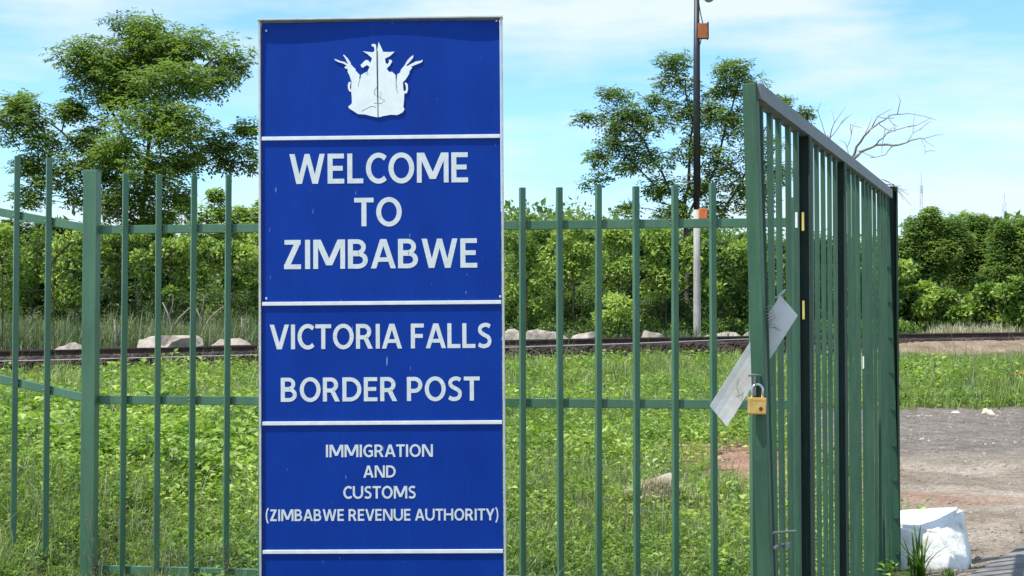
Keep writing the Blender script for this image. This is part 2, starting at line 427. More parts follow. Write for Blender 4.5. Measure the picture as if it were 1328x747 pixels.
def axis(segs):
    out = []
    for a, b, s in segs: out.extend(np.arange(a, b, s))
    out.append(segs[-1][1]); return np.array(out)
gx = axis([(-900, -100, 80), (-100, -30, 5), (-30, -14, 0.8), (-14, 18, 0.14), (18, 34, 0.8), (34, 104, 5), (104, 900, 79.6)])
gy = axis([(-60, 0, 6), (0, 6, 0.5), (6, 42, 0.14), (42, 60, 1.0), (60, 240, 6), (240, 1500, 90)])
XX, YY = np.meshgrid(gx, gy, indexing='ij')
nx, ny = XX.shape
ZZ = G(XX, YY)
gz = zones(XX, YY)
ZZ = ZZ + 0.012 * fbm2(XX, YY, 21, 3, 3.0) * (np.maximum(gz[0], gz[1]) > 0.3)
idx = np.arange(nx * ny).reshape(nx, ny)
F = np.stack([idx[:-1, :-1].ravel(), idx[1:, :-1].ravel(), idx[1:, 1:].ravel(), idx[:-1, 1:].ravel()], 1)
gme = np_mesh('ground', np.stack([XX.ravel(), YY.ravel(), ZZ.ravel()], 1), F, smooth=True)
for nm, arr in zip(('grey_dirt', 'red_dirt', 'bank'), gz):
    a = gme.attributes.new(nm, 'FLOAT', 'POINT'); a.data.foreach_set('value', np.ascontiguousarray(arr.ravel(), dtype=np.float32))
ground = link('ground', gme, M['ground'])
tag(ground, kind='structure')

a = gme.attributes.new('dark_ground', 'FLOAT', 'POINT'); a.data.foreach_set('value', np.ascontiguousarray((np.maximum(sstep(-0.1, .5, YY - track_y(XX)) * (YY < 60), sstep(-1.0, -.8, YY - track_y(XX)) * (XX < 9.5) * (YY < 60))).ravel(), dtype=np.float32))  # leaf litter behind the rails, plain darkening on their near side

a = gme.attributes.new('dark_gravel', 'FLOAT', 'POINT'); a.data.foreach_set('value', np.ascontiguousarray((gz[0] * sstep(13.2, 16.5, YY + .5 * fbm2(XX, YY, 61, 3, .7)) * (1 - sstep(20.5, 21, YY))).ravel(), dtype=np.float32))

# road edge in the near right corner: a thick tarmac sheet with a broken edge
bm = bmesh.new()
edge = []
for k in range(46):
    t = k / 45.0
    x = 2.35 + t * 3.9; y = 7.9 + t * 5.85
    j = 0.05 * float(fbm2(t * 40, 3.3, 5, 3, 1.0))
    edge.append((x - j * 0.8, y + j * 0.6))
poly = edge + [(9, 13.7), (9, 2.0), (-0.5, 2.0), (1.0, 5.9)]
def gz_at(x, y): return float(G(x, y))
top = [bm.verts.new((x, y, gz_at(x, y) + 0.035)) for x, y in poly]
bot = [bm.verts.new((x, y, gz_at(x, y) - 0.08)) for x, y in poly]
f = bm.faces.new(top)
bmesh.ops.triangulate(bm, faces=[f])
for i in range(len(poly)):
    j = (i + 1) % len(poly)
    bm.faces.new((top[j], top[i], bot[i], bot[j]))
road = link('road', bm_mesh(bm, 'road'), M['road']); tag(road, kind='structure')

# ------------------------------------------------------------------ rocks and stones
def rock_mesh(name, sx, sy, sz, seed, sub=2, rough=0.25, facet=False):
    r = random.Random(seed)
    bm = bmesh.new()
    bmesh.ops.create_icosphere(bm, subdivisions=sub, radius=1.0)
    planes = []
    for _ in range(7):
        d = Vector((r.uniform(-1, 1), r.uniform(-1, 1), r.uniform(-0.3, 1))).normalized()
        planes.append((d, r.uniform(0.55, 0.85)))
    off = r.uniform(0, 50)
    for v in bm.verts:
        n = v.co.normalized()
        k = 1.0 + rough * float(fbm2(n.x * 1.7 + off, n.y * 1.7 + n.z * 2.3, seed % 50, 3, 1.0))
        p = n * k
        for d, h in planes:
            q = p.dot(d)
            if q > h: p = p - d * (q - h) * 0.92
        v.co = Vector((p.x * sx, p.y * sy, p.z * sz))
    return bm_mesh(bm, name, smooth=not facet)

def scatter_copies(name, proto, n, posf, size, mat, seed):
    """joins n small rotated copies of a stone into one mesh"""
    r = np.random.default_rng(seed)
    V0 = np.array([v.co[:] for v in proto.vertices]); F0 = np.array([p.vertices[:] for p in proto.polygons])
    pos = posf(r, n)
    n = len(pos)
    s = size(r, n, pos)
    a = r.uniform(0, 6.283, n); ca, sa = np.cos(a), np.sin(a)
    t = r.uniform(-0.6, 0.6, n); ct, st = np.cos(t), np.sin(t)
    X, Y, Z = V0[None, :, 0], V0[None, :, 1], V0[None, :, 2]
    x1 = X * r.uniform(0.7, 1.3, (n, 1)); y1 = Y * ct[:, None] - Z * st[:, None]; z1 = Y * st[:, None] + Z * ct[:, None]
    x2 = x1 * ca[:, None] - y1 * sa[:, None]; y2 = x1 * sa[:, None] + y1 * ca[:, None]
    V = np.stack([x2, y2, z1], 2) * s[:, None, None] + pos[:, None, :]
    F = F0[None] + (np.arange(n) * len(V0))[:, None, None]
    me = np_mesh(name, V.reshape(-1, 3), F.reshape(-1, 3))
    return link(name, me, mat)

stone = rock_mesh('stone_proto', 1, 0.9, 0.7, 5, sub=1, rough=0.5, facet=True)
def ballast_pos(r, n):
    x = r.uniform(-16, 24, n); w = r.normal(0, 1.0, n) * 0.55
    w = np.where(r.random(n) < 0.7, -0.55 + r.normal(0, 0.22, n) * np.where(x < 9, 1, .5), r.uniform(-0.8, 1.9, n))
    y = track_y(x) + w
    return np.stack([x, y, G(x, y) + 0.01], 1)
ballast = scatter_copies('ballast', stone, 15000, ballast_pos, lambda r, n, p: r.uniform(0.03, 0.085, n), M['ballast'], 4)
tag(ballast, 'dark brown crushed ballast stones along the foot of the rails', 'ballast', kind='stuff')
def pebble_pos(r, n):
    x = r.uniform(2.0, 9.0, n); y = r.uniform(8.0, 21, n)
    g, rd, bk = zones(x, y)
    k = np.maximum(g, rd) > 0.5
    x, y = x[k], y[k]
    return np.stack([x, y, G(x, y)], 1)
peb = scatter_copies('gravel', stone, 14000, pebble_pos, lambda r, n, p: r.uniform(0.004, 0.011, n) * (1 + 2.2 * (r.random(n) < 0.08)), M['pebble'], 6)
tag(peb, 'loose pebbles and grit over the bare earth right of the gate', 'gravel', kind='stuff')

# ------------------------------------------------------------------ railway
tr = empty('railway_track', (0, 31.57, 1.15))
tag(tr, 'dark rusty railway track crossing the view behind the grass', 'railway track')
def track_pt(x, off, dz):
    # off: metres across the track (positive away from the camera)
    nrm = Vector((-0.417, 0.909, 0))
    p = Vector((x, float(track_y(x)), float(track_z(x)) + dz)) + nrm * off
    return p
prof = [(-0.063, -0.157), (0.063, -0.157), (0.063, -0.146), (0.009, -0.128), (0.009, -0.042), (0.034, -0.034), (0.034, -0.004), (0.028, 0), (-0.028, 0), (-0.034, -0.004), (-0.034, -0.034), (-0.009, -0.042), (-0.009, -0.128), (-0.063, -0.146)]
for off in (0.0, 1.07):
    bm = bmesh.new(); rings = []
    for x in np.arange(-17, 27, 1.0):
        rings.append([bm.verts.new(track_pt(x, off + a, b)) for a, b in prof])
    for A, B in zip(rings, rings[1:]):
        for k in range(len(prof)):
            q = (k + 1) % len(prof)
            bm.faces.new((A[k], A[q], B[q], B[k]))
    bm.faces.new(rings[0]); bm.faces.new(rings[-1][::-1])
    bmesh.ops.recalc_face_normals(bm, faces=bm.faces)
    o = link('rail', bm_mesh(bm, 'rail'), M['rail'], tr); o.location = (0, -31.57, -1.15)
bm = bmesh.new(); add_box(bm, (0, 0, 0), (0.24, 2.0, 0.13), bevel=0.012)
sl = bm_mesh(bm, 'sleeper')
sl.materials.append(M['sleeper'])
for x in np.arange(-15.5, 25, 0.66):
    p = track_pt(x + random.uniform(-.04, .04), 0.535, -0.222)
    o = link('sleeper', sl, None, tr)
    o.location = p - Vector((0, 31.57, 1.15)); o.rotation_euler = (0, 0, math.atan(0.459) + random.uniform(-.03, .03))

# pale stone slabs lying behind the rail: (px left, px right, top px, extra label)
slabs = [(72, 112, 447, 'low cream rock in the tall grass left of the thick fence post'),
         (186, 262, 431, 'largest pale cream rock between the pickets right of the corner post'),
         (268, 322, 441, 'flat pale rock right beside the blue sign behind the rail'),
         (646, 688, 431, 'pale rock at the right edge of the blue sign behind the rail'),
         (690, 742, 427, 'long pale rock slab behind the rail right of the first picket past the sign'),
         (738, 778, 427, 'blocky pale rock touching the long slab on its right'),
         (826, 864, 430, 'small pale rock behind the rail midway between sign and pole'),
         (914, 962, 426, 'pale rock behind the rail just right of the pole foot'),
         (956, 996, 431, 'pale rock behind the rail seen at the gate stile')]
for i, (a, b_, tp, lb) in enumerate(slabs):
    cx = (a + b_) / 2
    D = 33.6 + (cx - 664) / FPX * 31.57 * 0.459 * 1.15
    w = (b_ - a) / FPX * D
    x = (cx - 664) / FPX * D
    z0 = float(G(x, D))
    h = max(EYE + (HOR - tp) / FPX * D - z0, 0.22) * 1.0
    o = link('boulder', rock_mesh('boulder', w * 0.70, w * 0.45, h * 1.25, 40 + i * 3, sub=3, rough=0.55, facet=True), M['rock'])
    o.location = (x, D, z0 - 0.05); o.rotation_euler = (random.uniform(-.1, .1), random.uniform(-.12, .12), random.uniform(-.3, .3))
    tag(o, lb, 'rock', 'pale rocks lying behind the rail')

# mound with stones in the grass, litter, bricks
def lay_rock(px, py, D, w, h, seed, label, mat, name='stone', cat='stone', d=0.7, rough=0.3, sub=3):
    x = (px - 664) / FPX * D
    o = link(name, rock_mesh(name, w / 2 * 1.1, w / 2 * d, h * 0.75, seed, sub=sub, rough=rough), mat)
    o.location = (x, D, float(G(x, D)) + h * 0.12)
    tag(o, label, cat)
    return o
lay_rock(852, 640, 11.6, 0.50, 0.26, 71, 'knobbly straw-coloured stone half buried in grass behind the fence', M['rock'], rough=0.9)
lay_rock(896, 640, 11.7, 0.26, 0.13, 72, 'smaller smooth beige stone right of the knobbly one in the grass', M['rock'])
lay_rock(768, 458, 29.6, 0.30, 0.14, 73, 'small brick red stone at the foot of the rail bank', M['red_soil'])
lay_rock(1320, 476, 25.5, 0.75, 0.22, 74, 'heap of orange red soil in the grass at the right edge', M['red_soil'], 'soil_heap', 'soil heap', rough=0.6)
lay_rock(1281, 536, 19.0, 0.17, 0.09, 75, 'crumpled cream piece of litter at the edge of the bare ground', M['litter'], 'crumpled_litter', 'litter', rough=0.8)
lay_rock(1237, 531, 19.3, 0.13, 0.03, 76, 'flat whitish pebble left of the cream litter', M['white_tape'], 'pebble', 'pebble')
lay_rock(1243, 470, 25.0, 0.10, 0.05, 77, 'tiny white stone in the grass below the rail right of the gate', M['white_tape'], 'pebble', 'pebble')

# ------------------------------------------------------------------ leaves, trees, bushes
def leaves(pos, d, nrm, L, W, tint, fold=0.25, curl=0.0):
    """folded leaf of two triangles each; arrays (n,3),(n,3),(n,3),(n),(n),(n)"""
    d = d / np.maximum(np.linalg.norm(d, axis=1, keepdims=True), 1e-6)
    s = np.cross(d, nrm); s /= np.maximum(np.linalg.norm(s, axis=1, keepdims=True), 1e-6)
    u = np.cross(s, d)
    L = L[:, None]; W = W[:, None]
    v0 = pos; v2 = pos + d * L - u * L * curl
    mid = pos + d * L * 0.45
    v1 = mid + s * W * 0.5 + u * W * fold; v3 = mid - s * W * 0.5 + u * W * fold
    V = np.stack([v0, v1, v2, v3], 1).reshape(-1, 3)
    b = np.arange(len(pos))[:, None] * 4
    F = np.concatenate([b + np.array([0, 1, 2]), b + np.array([0, 2, 3])], 1).reshape(-1, 3)
    return V, F, np.repeat(tint, 4)

def join(parts):
    Vs, Fs, Ts, o = [], [], [], 0
    for V, F, T in parts:
        Vs.append(V); Fs.append(F + o); Ts.append(T); o += len(V)
    return np.concatenate(Vs), np.concatenate(Fs), np.concatenate(Ts)

def unit(r, n):
    v = r.normal(size=(n, 3)); return v / np.linalg.norm(v, axis=1, keepdims=True)

def foliage(r, centres, radii, per, L, W, flat=0.6, droop=0.2, tint0=0.5, tvar=0.28, pinnate=0):
    """leaf clumps: centres (c,3), radii (c) -> leaves on little twigs spreading through each clump"""
    c = len(centres)
    ci = np.repeat(np.arange(c), per)
    n = len(ci)
    ctint = r.normal(0, tvar * 0.55, c)
    k = max(pinnate, 1)
    # twig ends, more of them outside than inside the clump
    u = unit(r, n); rad = radii[ci] * r.uniform(0.25, 1.0, n) ** 0.6
    off = u * rad[:, None]; off[:, 2] *= flat
    tip = centres[ci] + off
    if pinnate:
        a = r.uniform(0, 6.283, n)
        td = np.stack([np.cos(a), np.sin(a), r.normal(-droop, 0.35, n)], 1) + u * 0.8
        td /= np.linalg.norm(td, axis=1, keepdims=True)
        side = np.cross(td, np.array([0, 0, 1.0])) + unit(r, n) * 0.25
        side /= np.linalg.norm(side, axis=1, keepdims=True)
        out = []
        for j in range(k):
            t = (j // 2) / (k / 2.0)
            sg = 1 if j % 2 else -1
            p = tip + td * (t * L * 2.3)
            p[:, 2] -= droop * L * t * t * 1.6
            dd = side * sg + td * 0.55 + unit(r, n) * 0.3
            dd[:, 2] -= droop
            nn = np.tile(np.array([-.2, -0.45, .9]), (n, 1)) + unit(r, n) * 0.55
            ll = L * r.uniform(0.7, 1.25, n); ww = W * r.uniform(0.7, 1.2, n)
            tt = np.clip(tint0 + ctint[ci] + r.normal(0, tvar * 0.6, n), 0, 1)
            out.append(leaves(p, dd, nn, ll, ww, tt))
        return join(out)
    dd = u * 0.8 + unit(r, n) * 0.9; dd[:, 2] -= droop
    nn = np.tile(np.array([-0.25, -0.5, 0.9]), (n, 1)) + unit(r, n) * 0.75 + u * 0.5
    tt = np.clip(tint0 + ctint[ci] + r.normal(0, tvar * 0.6, n), 0, 1)
    return leaves(tip, dd, nn, L * r.uniform(0.6, 1.4, n), W * r.uniform(0.6, 1.3, n), tt)

def branch_mesh(name, limbs, targets, r_tip=0.012, wob=0.10, seed=0, rmax=0.4, up=0.25, seg=0.45):
    """limbs: list of polylines (first = trunk, from the ground up; each later one starts near an earlier one).
    targets: points every one of which gets a branch from the nearest wood. Thickness grows towards the base."""
    r = random.Random(seed)
    nodes, par, plen = [], [], []
    def add(p, q):
        nodes.append(Vector(p)); par.append(q); plen.append(0 if q < 0 else plen[q] + (nodes[q] - nodes[-1]).length)
        return len(nodes) - 1
    for li, poly in enumerate(limbs):
        pts = [Vector(p) for p in poly]
        if li == 0: cur = add(pts[0], -1)
        else:
            k = min(range(len(nodes)), key=lambda i: (nodes[i] - pts[0]).length)
            cur = k
            if (nodes[k] - pts[0]).length > 0.05: cur = add(pts[0], k)
        for a, b in zip(pts, pts[1:]):
            m = max(1, int((b - a).length / seg))
            for j in range(1, m + 1):
                p = a.lerp(b, j / m)
                if j < m: p = p + Vector((r.uniform(-1, 1), r.uniform(-1, 1), r.uniform(-.5, .5))) * wob * 0.7
                cur = add(p, cur)
    root = nodes[0]
    first = len(nodes)
    order = sorted(range(len(targets)), key=lambda i: min((nodes[k] - targets[i]).length for k in range(0, first, 2)))
    arr = [tuple(n) for n in nodes]
    for i in order:
        t = Vector(targets[i])
        A = np.array(arr); pl = np.array(plen)
        dd = np.linalg.norm(A - np.array(t), axis=1) + 0.22 * pl + np.where(A[:, 2] > t.z + 0.3, 0.8 * (A[:, 2] - t.z), 0)
        dd[: max(2, int(0.25 * len(limbs[0])))] += 3
        k = int(np.argmin(dd))
        a = nodes[k]; L = (t - a).length
        m = max(1, int(L / seg)); cur = k
        side = Vector((r.uniform(-1, 1), r.uniform(-1, 1), 0)) * wob * L * 0.5
        for j in range(1, m + 1):
            f = j / m
            p = a.lerp(t, f) + (side + Vector((0, 0, up * L * 0.5))) * math.sin(f * math.pi) * 0.5
            if j < m: p += Vector((r.uniform(-1, 1), r.uniform(-1, 1), r.uniform(-1, 1))) * wob * 0.5
            cur = add(p, cur); arr.append(tuple(p))
    n = len(nodes)
    acc = [0.0] * n
    rad = [r_tip] * n
    for i in range(n - 1, -1, -1):
        rad[i] = min(max(r_tip, acc[i] ** (1 / 2.35)), rmax) if acc[i] > 0 else r_tip
        if par[i] >= 0: acc[par[i]] += rad[i] ** 2.35
    V, F = [], []
    K = 6
    for i in range(n):
        q = par[i]
        if q < 0: continue
        a, b = nodes[q], nodes[i]
        t = (b - a)
        if t.length < 1e-4: continue
        t.normalize()
        x = t.cross(Vector((0.31, 0.77, 0.2)));
        if x.length < .1: x = t.cross(Vector((1, 0, 0)))
        x.normalize(); y = t.cross(x)
        ra, rb = min(rad[q], rad[i] * 1.25), rad[i]
        b0 = len(V)
        for c_, rr in ((a, ra), (b, rb)):
            for k in range(K):
                an = 6.2832 * k / K
                V.append(c_ + x * math.cos(an) * rr + y * math.sin(an) * rr)
        for k in range(K):
            F.append((b0 + k, b0 + (k + 1) % K, b0 + K + (k + 1) % K, b0 + K + k))
    return np_mesh(name, np.array([v[:] for v in V]), np.array(F), smooth=True)

def blob_points(r, blobs, D, density=1.0, depth=0.8, spacing=0.9):
    """clump centres inside ellipsoids measured on the photograph: (px, py, rx, ry[, dy])"""
    pts, rr = [], []
    for bl in blobs:
        px, py, rx, ry = bl[:4]; dy = bl[4] if len(bl) > 4 else 0
        Dd = D + dy
        c = P(px, py, Dd); ax, az = rx / FPX * Dd, ry / FPX * Dd
        ay = (ax + az) / 2 * depth
        n = max(2, int(density * ax * az * 3.6 / spacing ** 2) + 1)
        u = unit(r, n) * (r.uniform(0.15, 1, n) ** 0.45)[:, None] * 0.80
        for q in u: pts.append((c.x + q[0] * ax, c.y + q[1] * ay, c.z + q[2] * az)); rr.append(min(ax, az) * r.uniform(0.35, 0.6) + 0.12)
    return np.array(pts), np.array(rr)

def make_tree(name, label, cat, D, blobs, limbs_px, seed, mat, L=0.11, W=0.05, per=60, density=1.0, spacing=0.8, pinnate=6, flat=0.55,
              droop=0.25, tint=0.5, group=None, rmax=0.35, r_tip=0.012, bark='bark', rad_mul=1.0, ydrift=None, trunk_name='trunk', crown_name='crown', tvar=0.28, depth=0.8):
    r = np.random.default_rng(seed)
    C, RR = blob_points(r, blobs, D, density, spacing=spacing, depth=depth)
    limbs = []
    for li, pl in enumerate(limbs_px):
        pts = []
        for q in pl:
            dy = q[2] if len(q) > 2 else 0
            pts.append(P(q[0], q[1], D + dy))
        if li == 0:
            b = pts[0]; b.z = float(G(b.x, b.y)) - 0.1
        limbs.append(pts)
    base = limbs[0][0].copy(); base.z += 0.1
    root = empty(name, base)
    tag(root, label, cat, group)
    me = branch_mesh(trunk_name, limbs, [Vector(c) for c in C], r_tip=r_tip, seed=seed, rmax=rmax)
    t = link(trunk_name, me, M[bark], root); t.location = -base
    V, F, T = foliage(r, C, RR * rad_mul, per, L, W, flat=flat, droop=droop, tint0=tint, pinnate=pinnate, tvar=tvar)
    c = link(crown_name, np_mesh(crown_name, V, F, T), mat, root); c.location = -base
    return root

make_tree('broadleaf_tree', 'tallest spreading green tree rising left of the blue sign', 'tree', 41.0,
    [(112, 66, 38, 32), (100, 100, 22, 20), (172, 36, 42, 20), (150, 78, 42, 32), (205, 66, 45, 26), (245, 62, 38, 26), (285, 72, 32, 30, 1), (272, 104, 34, 22),
     (215, 105, 55, 30, -1.5), (165, 120, 40, 28), (140, 122, 24, 16), (180, 160, 58, 30, -1.5), (225, 168, 48, 30, -2), (150, 190, 34, 26, -1), (245, 205, 40, 20, -1), (200, 212, 44, 24, -2),
     (270, 185, 24, 20), (302, 190, 30, 12), (318, 172, 16, 22), (325, 205, 14, 10), (292, 210, 18, 8),
     (24, 128, 32, 16), (12, 165, 22, 26), (45, 160, 30, 18), (82, 150, 28, 16), (60, 185, 30, 16), (118, 170, 22, 18), (130, 205, 24, 18), (105, 182, 14, 12), (98, 142, 12, 10), (25, 205, 30, 18), (70, 225, 36, 20), (115, 218, 28, 20), (35, 250, 34, 14), (100, 255, 22, 12),
     (185, 250, 42, 24, -1), (230, 245, 20, 14), (150, 262, 34, 22), (200, 285, 40, 20), (140, 232, 26, 20), (165, 88, 50, 34, 1.5), (215, 60, 50, 28, 1)],
    [[(180, 432), (182, 360), (184, 300), (186, 250), (190, 200), (200, 150), (200, 100), (195, 60)],
     [(184, 290), (150, 275, -1), (100, 270, -1), (60, 258, -1)],
     [(186, 262), (160, 222), (110, 200), (78, 170), (50, 150)],
     [(188, 225), (150, 160), (125, 110), (112, 75)],
     [(190, 230), (225, 215), (262, 212), (300, 188), (322, 172)],
     [(198, 150), (235, 110), (270, 78)], [(196, 170), (165, 120), (158, 70)]],
    11, M['leaf_tree'], L=0.15, W=0.068, per=38, density=1.55, spacing=0.60, pinnate=6, tint=0.72, rmax=0.30, rad_mul=1.35)

make_tree('broadleaf_tree', 'open crowned green tree behind the tall pole', 'tree', 43.0,
    [(872, 78, 24, 16), (880, 100, 26, 16), (945, 92, 28, 16), (968, 112, 22, 22), (925, 110, 22, 14), (792, 124, 24, 10), (765, 150, 16, 6), (806, 148, 34, 14), (842, 128, 20, 10),
     (835, 160, 30, 18), (788, 172, 26, 14), (815, 188, 28, 14), (778, 206, 16, 14), (822, 212, 24, 12), (772, 232, 16, 8), (850, 200, 22, 18), (880, 140, 24, 22), (920, 150, 28, 24), (955, 160, 26, 24),
     (985, 180, 18, 30), (900, 190, 26, 22), (945, 210, 26, 24), (858, 240, 28, 16), (905, 240, 26, 18), (815, 270, 10, 8), (960, 255, 22, 26), (990, 250, 18, 30), (888, 275, 32, 14),
     (1038, 146, 14, 5), (1010, 132, 16, 8), (1010, 220, 18, 24), (930, 270, 22, 14)],
    [[(893, 430), (892, 360), (890, 300), (888, 265), (895, 215), (900, 160), (890, 100)],
     [(889, 275), (860, 225), (835, 180), (805, 150), (780, 128)],
     [(889, 265), (850, 240), (815, 205), (785, 200)],
     [(891, 285), (915, 245), (935, 195), (950, 140), (960, 105)],
     [(891, 300), (935, 285), (965, 230), (985, 180), (1010, 140), (1040, 148)],
     [(893, 230), (905, 170), (915, 120)]],
    12, M['leaf_tree'], L=0.14, W=0.062, per=36, density=1.6, spacing=0.60, pinnate=6, tint=0.60, rmax=0.26, rad_mul=1.3, flat=0.5)

# dead tree behind the gate: bare curling limbs
def dead_tree():
    D = 40.0
    base = P(1085, 430, D); base.z = float(G(base.x, base.y)) - 0.1
    lines = [[(1085, 430, .075), (1090, 330, .07), (1096, 250, .06), (1104, 212, .05), (1118, 196, .042), (1138, 187, .036), (1160, 188, .03), (1178, 184, .022), (1196, 178, .014), (1203, 183, .008)],
             [(1104, 212, .045), (1112, 190, .034), (1128, 170, .028), (1142, 158, .022), (1158, 148, .016), (1180, 146, .009)],
             [(1128, 170, .02), (1140, 150, .012), (1162, 152, .008)],
             [(1138, 187, .02), (1152, 172, .016), (1170, 166, .012), (1190, 162, .007)],
             [(1160, 188, .016), (1150, 200, .012), (1130, 204, .008)],
             [(1104, 212, .02), (1100, 190, .014), (1106, 170, .01), (1104, 160, .006)],
             [(1096, 250, .03), (1080, 205, .022), (1078, 178, .016), (1084, 158, .010), (1080, 142, .006)],
             [(1080, 190, .014), (1070, 168, .01), (1062, 140, .006)], [(1078, 178, .012), (1092, 160, .009), (1100, 150, .005)],
             [(1196, 178, .01), (1202, 190, .007), (1201, 200, .005)], [(1178, 184, .012), (1186, 172, .008), (1198, 166, .005)],
             [(1142, 158, .012), (1150, 166, .009), (1164, 170, .006)], [(1078, 178, .012), (1058, 168, .008), (1050, 150, .005)]]
    bm = bmesh.new()
    for li, ln in enumerate(lines):
        pts = [P(a, b, D + 0.4 * math.sin(i * 1.7 + li)) for i, (a, b, _) in enumerate(ln)]
        if li == 0: pts[0] = base
        # subdivide with wobble
        P2, R2 = [pts[0]], [ln[0][2]]
        for i in range(1, len(pts)):
            for j in (1, 2, 3):
                t = j / 3
                q = pts[i - 1].lerp(pts[i], t)
                if j < 3: q += Vector((random.uniform(-1, 1), random.uniform(-1, 1), random.uniform(-1, 1))) * 0.025
                P2.append(q); R2.append(ln[i - 1][2] * (1 - t) + ln[i][2] * t)
        tube_bm(bm, P2, R2, 6)
        for i in range(3, len(P2), 2):
            if random.random() < 0.6 and R2[i] < 0.04:
                d = (P2[i] - P2[i - 1]).normalized() + Vector((random.uniform(-1, 1), random.uniform(-1, 1), random.uniform(-.6, 1))) * 0.8
                q = P2[i] + d.normalized() * random.uniform(0.15, 0.5)
                q2 = q + (d + Vector((random.uniform(-1, 1), 0, random.uniform(-1, .5))) * .6).normalized() * random.uniform(.1, .35)
                tube_bm(bm, [P2[i], q, q2], [min(R2[i], .011), .008, .004], 4)
    root = empty('dead_tree', base); tag(root, 'bare leafless tree with curling twigs above the gate top rail', 'tree')
    o = link('trunk', bm_mesh(bm, 'trunk', True), M['bark_grey'], root); o.location = -base
dead_tree()

# trees and bushes that fill the view behind the railway
def thicket():
    r = np.random.default_rng(717)
    parts = []
    n = 420
    px = r.uniform(620, 1190, n); D = r.uniform(37.5, 41, n) + np.where(px > 1000, 3.5, 0)
    x = (px - 664) / FPX * D
    C = np.stack([x, D, G(x, D) + r.uniform(.05, .42, n)], 1)
    V, F, T = foliage(r, C, r.uniform(.2, .42, n), 190, .09, .05, flat=.8, tint0=.28, tvar=.5)
    o = link('undergrowth', np_mesh('undergrowth', V, F, T), M['leaf_bush']); tag(o, 'low tangled undergrowth along the foot of the bushes behind the rocks', 'undergrowth', kind='stuff')
thicket()
def bush(name, label, D, blobs, seed, mat, L, W, per, tint=0.5, stem=None, group=None, pinnate=0, droop=0.25, flat=0.8, density=1.0, spacing=0.55, cat='bush', rmax=0.1, tvar=0.42, depth=1.0):
    px = sum(b[0] for b in blobs) / len(blobs)
    top = min(b[1] for b in blobs)
    mid = max(b[1] for b in blobs)
    limbs = [[(px, 435), (px + 2, (mid + top) / 2 + 8), (px - 3, top + 6)]]
    return make_tree(name, label, cat, D, blobs, limbs, seed, M[mat], L=L, W=W, per=per, density=density, spacing=spacing, pinnate=pinnate, flat=flat, droop=droop,
                     tint=tint, group=group, rmax=rmax, r_tip=0.008, trunk_name='trunk' if cat == 'tree' else 'stem', crown_name='crown' if cat == 'tree' else 'foliage', tvar=tvar, depth=depth)
BG = 'bushes and trees growing behind the railway'
# far right
bush('bushy_tree', 'rounded dark green tree just right of the gate post', 56, [(1195, 300, 28, 24), (1212, 290, 26, 20), (1180, 330, 26, 30), (1215, 325, 36, 32), (1238, 306, 28, 22), (1190, 360, 30, 25)], 21, 'leaf_olive', .15, .075, 250, .6, cat='tree', group=BG, pinnate=2, rmax=.2, spacing=.62, density=1.7, flat=1.0, tvar=.35)
bush('bushy_tree', 'dark green tree second from the gate post under the far masts', 60, [(1258, 300, 30, 22), (1285, 330, 36, 34), (1250, 345, 30, 28), (1238, 318, 26, 24), (1280, 300, 22, 16)], 22, 'leaf_olive', .15, .075, 260, .62, cat='tree', group=BG, pinnate=2, rmax=.2, spacing=.62, density=1.7, flat=1.0, tvar=.35)
bush('bushy_tree', 'dark green tree at the right edge behind the creeper bushes', 57, [(1308, 300, 26, 20), (1335, 310, 36, 36), (1315, 340, 34, 30), (1290, 365, 34, 25)], 23, 'leaf_olive', .15, .075, 260, .6, cat='tree', group=BG, pinnate=2, rmax=.2, spacing=.62, density=1.7, flat=1.0, tvar=.35)
for i, (px, top, D, lb) in enumerate([(1188, 372, 45, 'bright green creeper bush beside the gate post'), (1228, 382, 43.5, 'bright green leafy bush above the grey brush'),
                                   (1272, 372, 44, 'broad bright green bush with climbing leaves near the right edge'), (1318, 366, 43, 'tallest bright green bush cut by the right edge')]):
    bush('creeper_bush', lb, D, [(px - 16, top + 20, 24, 18), (px + 14, top + 16, 26, 20), (px, top + 40, 32, 20), (px, top + 10, 20, 14)], 30 + i, 'leaf_bush', .15, .12, 300, .55, group=BG, spacing=.58)
# behind gate
for i, (px, top, D, lb) in enumerate([(1005, 330, 42, 'leafy bush seen through the first gate bars'), (1052, 318, 44, 'leafy bush behind the middle of the gate'), (1105, 322, 46, 'leafy bush behind the dense far gate bars'), (1150, 330, 44, 'leafy bush seen between last gate bar and post')]):
    bush('creeper_bush', lb, D, [(px - 12, top + 25, 24, 25), (px + 12, top + 22, 24, 25), (px, top + 70, 34, 34), (px - 4, top + 8, 16, 14)], 40 + i, 'leaf_bush', .17, .13, 200, .45, group=BG, spacing=.6)
